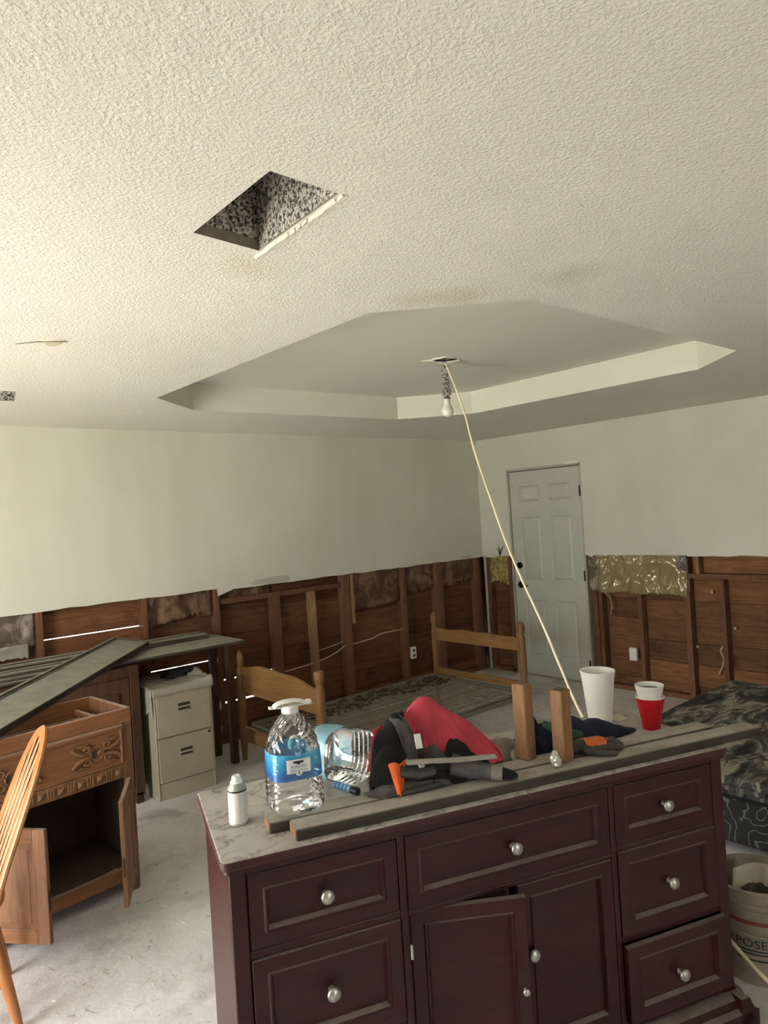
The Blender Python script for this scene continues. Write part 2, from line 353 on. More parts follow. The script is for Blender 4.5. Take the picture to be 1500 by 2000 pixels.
M['print_green'] = plain('dark_green_print', (0.02, 0.055, 0.045), 0.5)
M['print_red'] = plain('red_print', (0.25, 0.06, 0.045), 0.5)
M['bucket'] = plain('dirty_white_bucket', (0.36, 0.31, 0.25), 0.55, var=0.25, scale=9)
M['camo'] = m_camo(); M['brocade'] = m_brocade()
M['duct'] = m_speck('mouldy_duct_lining', (0.03, 0.027, 0.022), (0.58, 0.55, 0.47), 105, 0.50)
M['sleeve'] = m_speck('speckled_tape_wrap', (0.07, 0.06, 0.05), (0.55, 0.52, 0.45), 90, 0.5, 0.4, 0.8)
M['plaster'] = plain('broken_plaster', (0.76, 0.72, 0.62), 0.9, var=0.08, scale=40, bump=0.4)
M['bulb'] = plain('frosted_bulb', (0.80, 0.78, 0.68), 0.25)
M['exterior'] = plain('pale_patio_concrete', (0.55, 0.53, 0.49), 0.9, var=0.08, scale=1)
M['exterior_wall'] = plain('exterior_siding', (0.5, 0.48, 0.44), 0.8)

def m_dusty_top():
    t = NT('dusty_cherry_top'); t.set(Roughness=0.55); v = t.coord((1, 1, 1), False)
    a = t.noise(v, 13, 6, 0.7, 1.2); b = t.noise(v, 4, 4, 0.6)
    f = t.ramp(a, [(0.34, (0.25,) * 3), (0.50, (0.95,) * 3)])
    c = t.mix(f, (0.075, 0.055, 0.050), t.ramp(b, [(0.3, (0.36, 0.335, 0.315)), (0.7, (0.50, 0.47, 0.45))]))
    c = t.mix(t.up(), (0.050, 0.010, 0.008), c); t.color(c); return t.m
M['cherry_top'] = m_dusty_top()
def m_label():
    t = NT('blue_bottle_label'); t.set(Roughness=0.25); tc = t.node('ShaderNodeTexCoord'); sx = t.node('ShaderNodeSeparateXYZ'); t.l(tc.outputs['Object'], sx.inputs[0])
    n = t.noise(t.coord((1, 1, 1), False), 22, 3, 0.5); z = t.math('ADD', sx.outputs['Z'], t.math('MULTIPLY', n, 0.03))
    c = t.ramp(t.math('MULTIPLY', t.math('SUBTRACT', z, 0.11), 11.0), [(0.15, (0.015, 0.10, 0.42)), (0.45, (0.02, 0.30, 0.60)), (0.9, (0.10, 0.46, 0.72))])
    t.color(c); tr = t.node('ShaderNodeBsdfTransparent'); tr.inputs[0].default_value = (0.45, 0.80, 0.95, 1)
    mx = t.node('ShaderNodeMixShader'); mx.inputs[0].default_value = 0.72; t.l(tr.outputs[0], mx.inputs[1]); t.l(t.b.outputs[0], mx.inputs[2]); t.l(mx.outputs[0], t.out.inputs[0]); return t.m
M['blue_label'] = m_label()
M['pale_label'] = m_film('pale_blue_label_film', (0.35, 0.66, 0.80), 0.6, 0.25)
def m_can():
    t = NT('printed_white_can'); t.set(Roughness=0.35); v = t.coord((1, 1, 1), False)
    s_ = t.node('ShaderNodeSeparateXYZ'); t.l(v, s_.inputs[0]); z = t.math('SINE', t.math('MULTIPLY', s_.outputs['Z'], 1500.0))
    n = t.noise(t.coord((1, 1, 0.08), False), 220, 2, 0.5); k = t.math('MULTIPLY', t.math('GREATER_THAN', z, 0.2), t.math('GREATER_THAN', n, 0.44))
    t.color(t.mix(t.math('MULTIPLY', k, 0.45), (0.74, 0.73, 0.70), (0.16, 0.16, 0.17))); return t.m
M['can_white'] = m_can()

# ------------------------------------------------------------------ the setting
def struct(o): o['kind'] = 'structure'; return o
floor = struct(MB().box(X0, XW + 0.12, Y0, YW + 0.12, -0.1, 0).build('floor', M['floor']))
ground = struct(MB().box(-30, 30, -30, 30, -0.4, -0.2).build('patio_ground', M['exterior']))

def cut_plane(outer, holes, z, name, mat_):
    vs_, es = [], []
    for loop in [outer] + holes:
        n = len(vs_); vs_ += [Vector(q) for q in loop]; es += [(n + i, n + (i + 1) % len(loop)) for i in range(len(loop))]
    ov, oe, of, *_ = geometry.delaunay_2d_cdt(vs_, es, [], 0, 1e-6)
    def inside(q, L):
        c = False
        for i in range(len(L)):
            a, b = L[i], L[i - 1]
            if (a[1] > q[1]) != (b[1] > q[1]) and q[0] < (b[0] - a[0]) * (q[1] - a[1]) / (b[1] - a[1]) + a[0]: c = not c
        return c
    m = MB(); m.v = [(q.x, q.y, z) for q in ov]
    for f in of:
        c = sum((ov[i] for i in f), Vector((0, 0))) / len(f)
        if inside(c, outer) and not any(inside(c, h) for h in holes): m.f.append(tuple(f))
    return m.build(name, mat_)
TRAY = [(1.66, 3.80), (1.66, 1.94), (2.07, 1.53), (3.79, 1.53), (4.11, 1.88), (4.10, 3.63), (3.71, 4.05), (2.04, 4.13)]
V1 = [(0.825, 1.612), (0.817, 1.240), (1.000, 1.245), (1.024, 1.630)]
V2 = [(0.62, 3.90), (0.955, 3.87), (1.015, 4.15), (0.68, 4.18)]
ceiling = struct(cut_plane([(X0 - 0.1, Y0 - 0.1), (XW + 0.1, Y0 - 0.1), (XW + 0.1, YW + 0.1), (X0 - 0.1, YW + 0.1)], [TRAY, V1, V2], CZ, 'ceiling', M['ceiling']))
TZ = 2.63
for i in range(8):
    a, b = TRAY[i], TRAY[(i + 1) % 8]
    MB().add([(a[0], a[1], CZ), (b[0], b[1], CZ), (b[0], b[1], TZ), (a[0], a[1], TZ)], [(0, 1, 2, 3)]).build('tray_side', M['tray'], ceiling)
HOLE = [(2.99, 2.93), (3.02, 2.85), (3.10, 2.84), (3.16, 2.87), (3.14, 2.95), (3.06, 2.98)]
tt = cut_plane(TRAY, [HOLE], TZ, 'tray_top', M['tray']); tt.parent = ceiling
struct(MB().box(X0 - 0.3, XW + 0.3, Y0 - 0.3, YW + 0.3, CZ + 0.62, CZ + 0.7).box(X0 - 0.15, X0 - 0.1, Y0 - 0.15, YW + 0.15, CZ, CZ + 0.62).box(XW + 0.1, XW + 0.15, Y0 - 0.15, YW + 0.15, CZ, CZ + 0.62)
       .box(X0, XW, Y0 - 0.15, Y0 - 0.1, CZ, CZ + 0.62).box(X0, XW, YW + 0.1, YW + 0.15, CZ, CZ + 0.62).build('light_block_roof', M['dark_inside']))  # unseen slab and attic skirts, added to block the sky's light

# ---- wall behind the bed: drywall above 1.22 m, bare studs and sheathing boards below
def ragged(a, b, z, step=0.11, amp=0.006):
    n = max(2, int(abs(b - a) / step)); return [(a + (b - a) * i / n, z + random.uniform(-amp, amp)) for i in range(n + 1)]
pl = ragged(X0, 2.62, 1.222) + [(2.63, 1.235), (2.64, 1.165)] + ragged(2.66, XW, 1.205)[1:] + [(XW, CZ), (X0, CZ)]
wall_left = struct(MB().prism(pl, lambda x, z: (x, YW, z), lambda x, z: (x, YW + 0.0127, z)).build('wall_left', M['drywall']))
SB = YW + 0.10                                                  # inner face of the sheathing
rows = [(-0.02, 0.105), (0.105, 0.287), (0.287, 0.47), (0.47, 0.65), (0.65, 0.83), (0.83, 1.01), (1.01, 1.19)]
segs = [(X0, 0.62), (0.62, 1.325), (1.325, 2.045), (2.045, 2.63), (2.63, 3.19), (3.19, 3.94), (3.94, 4.64), (4.64, 5.92)]
slit = {(2, 6): 0.0055, (3, 4): 0.0064, (3, 3): 0.005, (4, 3): 0.009, (4, 2): 0.011, (3, 2): 0.011, (3, 1): 0.009}
for si, (a, b) in enumerate(segs):
    for ri, (z0, z1) in enumerate(rows):
        g = slit.get((si, ri), 0.0); d = random.uniform(-0.009, 0.006)
        o = MB().box(-(b - a) / 2, (b - a) / 2, d, 0.026, -(z1 - z0) / 2 + g, (z1 - z0) / 2, b=0.004).build('board', M['old_board'], wall_left, loc=((a + b) / 2, SB, (z0 + z1) / 2))
# upper sheathing behind the drywall (unseen, keeps the daylight out)
MB().box(X0, 5.92, SB, SB + 0.024, 1.19, CZ + 0.1).build('sheathing', M['old_board'], wall_left)
def stud(parent, x, z0, z1, w=0.038, d=0.089, y=None, m='stud', lean=0.0):
    y = YW + 0.012 if y is None else y
    o = MB().box(-w / 2, w / 2, 0, d, z0, z1, b=0.002).build('stud', M[m], parent, loc=(x, y, 0)); o.rotation_euler = (0, lean, 0); return o
for x in (0.62, 1.325, 2.045, 2.63): stud(wall_left, x, 0.04, CZ)
stud(wall_left, 3.165, 0.04, 1.115, 0.09, 0.06); stud(wall_left, 3.545, 0.04, 1.10, 0.042, 0.089, YW - 0.012, 'stud_new', -0.01)
stud(wall_left, 3.915, 0.04, 1.21, 0.085, 0.07); stud(wall_left, 3.985, 0.75, 1.20, 0.03, 0.05, YW + 0.006, 'stud_new')
stud(wall_left, 4.63, 0.04, CZ, 0.042); stud(wall_left, 5.12, 0.04, CZ, 0.09); stud(wall_left, 5.71, 0.04, CZ, 0.06)
MB().box(2.66, 3.98, 0, 0.05, 1.09, 1.135, b=0.004).build('ledger_strip', M['stud'], wall_left, loc=(0, YW + 0.03, 0))
MB().box(X0, XW, 0, 0.089, 0, 0.04, b=0.003).build('bottom_plate', M['stud'], wall_left, loc=(0, YW + 0.012, 0))
def sheet(parent, mat_, p0, p1, z0, z1, axis, at, name='insulation', bulge=0.03, crump=0.018, jag=0.02, seed=0, nx=44, nz=12, thick=0.006):
    """crumpled facing or film in a stud bay; axis 0: wall along x, 1: wall along y"""
    m = MB()
    def fn(i, j):
        a = p0 + (p1 - p0) * i; jz = jag * (noise.noise(Vector((a * 6 + seed, seed * 3.1, 0))) + 0.7 * noise.noise(Vector((a * 47, seed, 2)))) * (1 - j)
        z = z0 + jz + (z1 - z0) * j
        d = at - bulge * math.sin(PI * i) * (0.5 + 0.5 * j) + crump * noise.noise(Vector((a * 11, z * 9, seed))) + crump * 0.7 * abs(noise.noise(Vector((a * 27 + z * 9, z * 13, seed + 5))))
        return (a, d, z) if axis == 0 else (d, a, z)
    o = m.grid(fn, nx, nz).build(name, mat_, parent, smooth=True, angle=60); mod(o, 'SOLIDIFY', thickness=thick); return o
sheet(wall_left, M['greyfilm'], 0.70, 1.30, 0.99, 1.22, 0, YW + 0.06, seed=1)
sheet(wall_left, M['poly_clear'], 0.75, 1.25, 0.93, 1.02, 0, YW + 0.03, 'torn_plastic', seed=2)
sheet(wall_left, M['kraft'], 2.07, 2.60, 1.02, 1.22, 0, YW + 0.06, seed=3, jag=0.04)
sheet(wall_left, M['kraft'], 2.66, 3.15, 1.10, 1.22, 0, YW + 0.08, seed=8, jag=0.03)
sheet(wall_left, M['kraft'], 4.00, 4.60, 0.88, 1.22, 0, YW + 0.065, seed=4, jag=0.03)
sheet(wall_left, M['kraft'], 4.66, 5.08, 0.93, 1.22, 0, YW + 0.065, seed=5, jag=0.05)
sheet(wall_left, M['kraft'], 5.16, 5.68, 0.98, 1.22, 0, YW + 0.065, seed=6, jag=0.06)
pt = MB().prism([(2.93, 1.222), (3.05, 1.214), (3.25, 1.213), (3.32, 1.222), (3.30, 1.262), (3.16, 1.268), (3.04, 1.258), (2.97, 1.256)], lambda x, z: (x, YW - 0.0015, z), lambda x, z: (x, YW + 0.001, z)).build('filler_patch', plain('grey_filler', (0.50, 0.475, 0.40), 0.8), wall_left)
MB().prism([(5.42, 1.218), (5.60, 1.214), (5.62, 1.235), (5.55, 1.243), (5.45, 1.238)], lambda x, z: (x, YW - 0.0015, z), lambda x, z: (x, YW + 0.001, z)).build('filler_patch', pt.active_material, wall_left)
def cable(parent, pts, r=0.005, name='cable', m='cable'):
    P = [Vector(q) for q in pts]; out = []
    for i in range(len(P) - 1):
        p0, p1, p2, p3 = P[max(i - 1, 0)], P[i], P[i + 1], P[min(i + 2, len(P) - 1)]
        for k in range(8):
            t = k / 8; out.append(0.5 * ((2 * p1) + (p2 - p0) * t + (2 * p0 - 5 * p1 + 4 * p2 - p3) * t * t + (3 * p1 - p0 - 3 * p2 + p3) * t ** 3))
    out.append(P[-1]); return MB().tube(out, r, 6).build(name, M[m], parent, smooth=True)
cable(wall_left, [(3.22, YW + 0.05, 0.445), (3.4, YW + 0.03, 0.46), (3.58, YW + 0.03, 0.475), (3.75, YW + 0.02, 0.515), (3.88, YW + 0.03, 0.565)], 0.006)
cable(wall_left, [(3.60, YW + 0.06, 0.56), (3.75, YW + 0.06, 0.575), (3.88, YW + 0.05, 0.60)], 0.004)
cable(wall_left, [(3.97, YW + 0.05, 0.555), (4.2, YW + 0.05, 0.57), (4.35, YW + 0.04, 0.60), (4.61, YW + 0.04, 0.60)], 0.006)
cable(wall_left, [(4.05, YW + 0.07, 0.86), (4.3, YW + 0.07, 0.88), (4.55, YW + 0.06, 0.93), (4.58, YW + 0.06, 0.60)], 0.004, m='stud')
cable(wall_left, [(2.13, YW + 0.02, 1.21), (2.10, YW + 0.02, 1.10), (2.09, YW + 0.02, 0.95), (2.09, YW + 0.02, 0.7)], 0.006, m='dark_hinge')
def outlet(parent, loc, rz):
    e = MB().box(-0.035, 0.035, -0.004, 0.03, -0.057, 0.057, b=0.004).build('outlet_box', M['white_plastic'], parent, loc=loc, rz=rz)
    for dz in (-0.025, 0.025): MB().box(-0.014, 0.014, -0.007, 0.0, dz - 0.012, dz + 0.012, b=0.002).build('socket', M['dark_slot'], e)
outlet(wall_left, (4.70, YW + 0.01, 0.355), 0)

# ---- wall with the door
DY0, DY1, DZ = 3.82, 4.71, 2.11
pr_ = [(YW, CZ), (YW, 1.20), (4.90, 1.20), (4.88, 1.215), (DY1, 1.215), (DY1, DZ), (DY0, DZ), (DY0, 1.235), (3.76, 1.21)] + ragged(3.74, Y0, 1.225) + [(Y0, CZ)]
wall_right = struct(MB().prism(pr_, lambda y, z: (XW, y, z), lambda y, z: (XW + 0.0127, y, z)).build('wall_right', M['drywall']))
SR = XW + 0.10
for (a, b) in [(DY1 + 0.03, 5.2), (3.30, DY0 - 0.03), (2.88, 3.30), (2.20, 2.88), (1.2, 2.20), (Y0, 1.2)]:
    for (z0, z1) in rows:
        d = random.uniform(-0.010, 0.008)
        MB().box(d, 0.030, -(b - a) / 2, (b - a) / 2, -(z1 - z0) / 2, (z1 - z0) / 2, b=0.006).build('board', M['old_board_y'], wall_right, loc=(SR, (a + b) / 2, (z0 + z1) / 2))
MB().box(SR, SR + 0.024, Y0, 5.2, 1.19, CZ + 0.1).box(SR + 0.03, SR + 0.05, DY0 - 0.1, DY1 + 0.1, -0.1, 1.2).build('sheathing', M['old_board_y'], wall_right)
def rstud(y, z0, z1, w=0.038, d=0.089, x=None, m='stud'):
    return MB().box(0, d, -w / 2, w / 2, z0, z1, b=0.002).build('stud', M[m], wall_right, loc=(XW + 0.012 if x is None else x, y, 0))
rstud(4.75, 0.0, 1.3, 0.05); rstud(5.05, 0.04, 1.25, 0.05); rstud(3.755, 0.0, 1.3, 0.05); rstud(3.70, 0.04, 1.3, 0.038)
rstud(3.305, 0.04, 1.25); rstud(2.87, 0.04, 1.25, 0.05); rstud(2.575, 0.04, 1.03); rstud(2.18, 0.04, 1.25); rstud(1.78, 0.04, 1.25); rstud(1.2, 0.04, 1.25)
MB().box(0, 0.089, 2.20, 2.845, 1.035, 1.075, b=0.002).build('blocking', M['stud'], wall_right, loc=(XW + 0.012, 0, 0))
rstud(2.765, 1.075, 1.25, 0.03, 0.05, None, 'stud_new')
MB().box(0, 0.089, Y0, DY0 - 0.03, 0, 0.04, b=0.003).box(0, 0.089, DY1 + 0.03, YW, 0, 0.04, b=0.003).build('bottom_plate', M['stud'], wall_right, loc=(XW + 0.012, 0, 0))
MB().box(-0.008, 0.004, 5.055, 5.085, 0.0, 1.21, b=0.002).build('corner_strip', M['jamb'], wall_right, loc=(XW, 0, 0))
sheet(wall_right, M['fiberglass'], 4.78, 5.04, 0.93, 1.22, 1, XW + 0.03, seed=11, jag=0.05)
sheet(wall_right, M['fiberglass'], 2.90, 3.70, 0.90, 1.22, 1, XW + 0.075, 'insulation', seed=12, jag=0.02, nx=40)
sheet(wall_right, M['poly'], 2.86, 3.71, 0.885, 1.23, 1, XW - 0.004, 'plastic_sheet', bulge=0.012, crump=0.042, seed=13, nx=80, nz=24, jag=0.02, thick=0.002)
sheet(wall_right, M['greyfilm'], 2.84, 2.95, 0.92, 1.23, 1, XW + 0.004, 'plastic_sheet', bulge=0.006, crump=0.03, seed=14, nx=14, nz=20, thick=0.002)
sheet(wall_right, M['greyfilm'], 3.70, 3.80, 0.90, 1.21, 1, XW + 0.008, 'plastic_sheet', bulge=0.0, crump=0.01, seed=15, nx=8, nz=12, thick=0.002)
cable(wall_right, [(XW, 3.66, 0.90), (XW + 0.01, 3.60, 0.84), (XW + 0.01, 3.58, 0.76), (XW + 0.01, 3.60, 0.68)], 0.008, 'insulation_tuft', 'fiberglass')
cable(wall_right, [(XW + 0.06, 2.60, 0.50), (XW + 0.05, 2.63, 0.44), (XW + 0.05, 2.61, 0.38), (XW + 0.06, 2.63, 0.30), (XW + 0.05, 2.66, 0.24)], 0.007, m='tan')
for (yy, zz) in ((2.68, 0.92), (2.51, 0.63), (2.83, 0.45)):
    o = MB().lathe([(0.001, -0.012), (0.012, -0.010), (0.014, 0.0), (0.008, 0.012), (0.001, 0.013)], 6).build('paper_scrap', M['tan'], wall_right, loc=(XW + 0.07, yy, zz)); o.scale = (0.8, 1.0, 0.9 + 0.5 * (zz > 0.9))
outlet(wall_right, (XW + 0.01, 3.385, 0.34), PI / 2)
for k in range(9):
    a = -0.9 + 0.2 * k + random.uniform(-0.08, 0.08); L = random.uniform(0.07, 0.13)
    MB().tube([(0, 0, 0), (-0.004, 0.3 * L * math.sin(a), 0.55 * L), (-0.006, L * math.sin(a) * 0.8, L)], [0.002, 0.0016, 0.0008], 5).build('frayed_wire', M['dark_hinge'], wall_right, loc=(XW - 0.004, 4.855, 1.215))

# ---- door
door = struct(empty('door_1', (XW, 0, 0)))
dx0, dx1 = 0.012, 0.052                                         # slab front/back
jm = MB().box(0.0, 0.10, DY0, DY0 + 0.022, 0, DZ, b=0.002).box(0.0, 0.10, DY1 - 0.022, DY1, 0, DZ, b=0.002).box(0.0, 0.10, DY0, DY1, DZ - 0.022, DZ, b=0.002)
jm.build('door_frame', M['jamb'], door)
MB().box(-0.012, 0.0, DY0 + 0.005, DY0 + 0.17, DZ - 0.006, DZ + 0.022, b=0.002).build('trim_remnant', M['white_plastic'], door)
MB().box(0, 0.1, DY0, DY1, -0.002, 0.008).build('threshold', M['alu'], door)
sy0, sy1, sz0, sz1 = DY0 + 0.028, DY1 - 0.028, 0.012, DZ - 0.03
slab = MB().box(dx0 + 0.012, dx1, sy0, sy1, sz0, sz1)
sw = sy1 - sy0; st = 0.115; pw = (sw - 3 * st) / 2
zr = [(0.20, 0.77), (0.97, 1.61), (1.77, 1.93)]
cols = [(sy0 + st, sy0 + st + pw), (sy1 - st - pw, sy1 - st)]
for (a, b) in ((sy0, sy0 + st), (sy0 + st + pw, sy1 - st - pw), (sy1 - st, sy1)): slab.box(dx0, dx0 + 0.014, a, b, sz0, sz1)
edges = [sz0] + [z for q in zr for z in q] + [sz1]
for k in range(0, 8, 2):
    for c in cols: slab.box(dx0, dx0 + 0.014, c[0], c[1], edges[k], edges[k + 1])
slab_o = slab.build('door_slab', M['door'], door)
for c in cols:
    for z in zr:
        m = MB(); a0, a1, b0, b1 = c[0], c[1], z[0], z[1]; g = 0.03
        o_ = [(a0, b0), (a1, b0), (a1, b1), (a0, b1)]; i1 = [(a0 + .012, b0 + .012), (a1 - .012, b0 + .012), (a1 - .012, b1 - .012), (a0 + .012, b1 - .012)]; i2 = [(a0 + g, b0 + g), (a1 - g, b0 + g), (a1 - g, b1 - g), (a0 + g, b1 - g)]
        P = [(dx0, *q) for q in o_] + [(dx0 + 0.011, *q) for q in i1] + [(dx0 + 0.003, *q) for q in i2]
        F = [(k, (k + 1) % 4, 4 + (k + 1) % 4, 4 + k) for k in range(4)] + [(4 + k, 4 + (k + 1) % 4, 8 + (k + 1) % 4, 8 + k) for k in range(4)] + [(8, 9, 10, 11)]
        m.add(P, F).build('door_panel', M['door'], slab_o)
RX = Matrix.Rotation(-PI / 2, 4, 'Y')
MB().lathe([(0.034, 0), (0.034, 0.012), (0.026, 0.022), (0.001, 0.024)], 20, m=Matrix.Translation((dx0, sy1 - 0.07, 1.12)) @ RX).build('deadbolt', M['black_metal'], slab_o)
kn = MB().lathe([(0.034, 0), (0.034, 0.008), (0.014, 0.012), (0.012, 0.04), (0.001, 0.042)], 20, m=Matrix.Translation((dx0, sy1 - 0.07, 0.92)) @ RX)
kn.tube([(dx0 - 0.04, sy1 - 0.065, 0.92), (dx0 - 0.045, sy1 - 0.10, 0.922), (dx0 - 0.043, sy1 - 0.18, 0.915)], [0.011, 0.010, 0.008], 8)
kn.build('door_handle', M['black_metal'], slab_o, smooth=True)
for z in (1.84, 1.03, 0.18): MB().box(-0.006, 0.012, DY0 + 0.012, DY0 + 0.03, z - 0.05, z + 0.05, b=0.003).build('hinge', M['dark_hinge'], door)

# ---- near walls (mostly behind the photographer)
wn = MB().box(X0 - 0.1, X0, Y0, WIN_Y0, 0, CZ).box(X0 - 0.1, X0, WIN_Y1, YW + 0.12, 0, CZ).box(X0 - 0.1, X0, WIN_Y0, WIN_Y1, WIN_Z1, CZ).box(X0 - 0.1, X0, WIN_Y0, WIN_Y1, -0.1, WIN_Z0)
struct(wn.build('wall_patio', M['drywall']))
wb = MB().box(X0, WB_X0, Y0 - 0.1, Y0, 0, CZ).box(WB_X1, XW + 0.12, Y0 - 0.1, Y0, 0, CZ).box(WB_X0, WB_X1, Y0 - 0.1, Y0, WB_Z1, CZ).box(WB_X0, WB_X1, Y0 - 0.1, Y0, 0, WB_Z0)
struct(wb.build('wall_near', M['drywall']))
wf = MB()
for (a, b) in ((WIN_Y0, WIN_Y0 + 0.06), ((WIN_Y0 + WIN_Y1) / 2 - 0.03, (WIN_Y0 + WIN_Y1) / 2 + 0.03), (WIN_Y1 - 0.06, WIN_Y1)): wf.box(X0 - 0.08, X0 - 0.03, a, b, WIN_Z0, WIN_Z1)
wf.box(X0 - 0.08, X0 - 0.03, WIN_Y0, WIN_Y1, WIN_Z1 - 0.06, WIN_Z1); struct(wf.build('window_1', M['white_plastic']))
wf = MB()
for (a, b) in ((WB_X0, WB_X0 + 0.05), ((WB_X0 + WB_X1) / 2 - 0.025, (WB_X0 + WB_X1) / 2 + 0.025), (WB_X1 - 0.05, WB_X1)): wf.box(a, b, Y0 - 0.08, Y0 - 0.03, WB_Z0, WB_Z1)
wf.box(WB_X0, WB_X1, Y0 - 0.08, Y0 - 0.03, WB_Z0, WB_Z0 + 0.05).box(WB_X0, WB_X1, Y0 - 0.08, Y0 - 0.03, WB_Z1 - 0.05, WB_Z1); struct(wf.build('fill_window', M['white_plastic']))  # frame of the unseen window added for fill

# ---- ceiling openings
M['duct_rim'] = plain('cut_drywall_edge', (0.22, 0.19, 0.15), 0.8, var=0.15, scale=30)
def duct(V, label, h=0.17):
    cx = sum(q[0] for q in V) / 4; cy = sum(q[1] for q in V) / 4
    t = empty('duct_opening', (cx, cy, CZ), 0, label, 'duct')
    L = [(q[0] - cx, q[1] - cy) for q in V]; sh = lambda k, q: (q[0] * k, q[1] * k)
    for i in range(4):
        a, b = L[i], L[(i + 1) % 4]; z0 = 0.028 if i == 3 else 0.004
        MB().add([(*a, 0.0), (*b, 0.0), (*sh(.992, b), z0), (*sh(.992, a), z0)], [(0, 1, 2, 3)]).build('metal_rim', M['duct_rim'], t)
        MB().add([(*sh(.985, a), z0), (*sh(.985, b), z0), (*sh(.95, b), h), (*sh(.95, a), h)], [(0, 1, 2, 3)]).build('boot_wall', M['duct'], t)
    R = min(0.085, 0.45 * (L[2][0] - L[1][0])); bt = cut_plane([sh(.96, q) for q in L], [[(R * math.cos(2 * PI * k / 24), R * math.sin(2 * PI * k / 24)) for k in range(24)]], h, 'boot_top', M['duct']); bt.parent = t
    MB().lathe([(R + 0.012, h - 0.012), (R + 0.016, h - 0.006), (R + 0.006, h - 0.001), (R, h)] + [(R + 0.004 * (k % 2), h + 0.02 * k) for k in range(1, 10)] + [(0.001, h + 0.19)], 28).build('round_duct', M['duct'], t, smooth=True)
    return t
d1 = duct(V1, 'open rectangular air duct hole in the textured ceiling with mouldy black lining')
d2 = duct(V2, 'second duct hole in the ceiling, cut off by the left edge of the photo', 0.15)
m = MB(); 
for k in range(14):
    t_ = k / 13; y = 1.24 + t_ * 0.40; x = 1.002 + 0.022 * t_ + 0.006
    m.tube([(x + random.uniform(-.004, .004) - 0.912, y - 1.432, -0.002), (x - 0.912 + random.uniform(0, .008), y + 0.032 - 1.432, -0.003)], random.uniform(0.003, 0.006), 6)
m.build('broken_plaster_edge', M['plaster'], d1)
m = MB(); m.tube([(0.108, -0.19, -0.001), (0.118, 0.0, -0.002), (0.128, 0.15, -0.001)], 0.0016, 6); m.build('plaster_crack', M['plaster'], d1)
fl = empty('ceiling_flap', (0.83, 2.80, CZ), -0.45, 'small flap of torn drywall paper hanging from the ceiling', 'paper flap')
MB().grid(lambda i, j: ((i - 0.5) * 0.075 * (1 - 0.75 * j), 0.012 - 0.05 * j, -0.001 - 0.03 * math.sin(j * 1.4)), 8, 6).build('torn_paper', M['plaster'], fl)
MB().tube([(0.05, 0.012, -0.001), (-0.06, 0.014, -0.001), (-0.14, 0.05, -0.0015)], [0.0015, 0.002, 0.001], 5).build('crack_line', M['dark_slot'], fl)

# ---- bare bulb hanging from the tray, and the cord
lamp = empty('hanging_bulb', (3.072, 2.912, TZ), 0, 'bare white bulb hanging on a tape-wrapped wire from the recessed ceiling', 'lamp')
m = MB().box(-0.07, 0.065, -0.05, 0.045, 0.01, 0.08)
m.build('junction_box', M['duct'], lamp)
m = MB()
for k, (x, y) in enumerate(HOLE):
    x2, y2 = HOLE[(k + 1) % 6]; m.tube([(x - 3.072, y - 2.912, -0.002), ((x + x2) / 2 - 3.072, (y + y2) / 2 - 2.912, -0.004), (x2 - 3.072, y2 - 2.912, -0.002)], random.uniform(0.004, 0.007), 6)
m.tube([(-0.06, 0.03, -0.004), (-0.13, 0.075, -0.008)], [0.008, 0.003], 6); m.build('chipped_plaster_rim', M['plaster'], lamp)
MB().tube([(0, 0, 0.02), (0.002, 0, -0.02), (-0.001, 0, -0.045)], 0.003, 6).build('bare_wire', M['black_metal'], lamp)
prof = [(0.006, -0.035)]
for k in range(40):
    z = -0.04 - 0.20 * k / 39; prof.append((0.019 + 0.004 * math.sin(k * 1.9) + 0.004 * noise.noise(Vector((k * 0.9, 3, 1))) + (0.009 if 27 < k < 34 else 0), z))
m = MB().lathe(prof, 18, cap1=True)
m.v = [(x + 0.004 * noise.noise(Vector((x * 60, y * 60, z * 60))), y + 0.004 * noise.noise(Vector((x * 60, y * 60, z * 60 + 9))), z) for x, y, z in m.v]
m.build('taped_sleeve', M['sleeve'], lamp, smooth=True)
MB().lathe([(0.017, -0.235), (0.020, -0.25), (0.020, -0.27), (0.024, -0.278), (0.031, -0.29), (0.036, -0.305), (0.036, -0.315), (0.031, -0.33), (0.018, -0.341), (0.001, -0.344)], 28).build('bulb', M['bulb'], lamp, smooth=True)
P0, P1 = Vector((3.068, 2.895)), Vector((2.34, 0.78))
cz_ = [(0.0, 2.588), (0.078, 2.30), (0.12, 2.06), (0.19, 1.76), (0.245, 1.54), (0.30, 1.36), (0.37, 1.155), (0.43, 0.955), (0.49, 0.77), (0.63, 0.46), (0.76, 0.25), (0.85, 0.15), (0.90, 0.11), (1.0, 0.06), (1.25, 0.012), (1.6, 0.008)]
cpts = [(3.071, 2.905, 2.575)] + [(*(P0 + (P1 - P0) * s_), z) for s_, z in cz_]
cord = cable(None, cpts, 0.0065, 'extension_cord', 'cord')
tag(cord, 'pale yellow cord stretched from the hanging bulb down behind the dresser', 'cord')

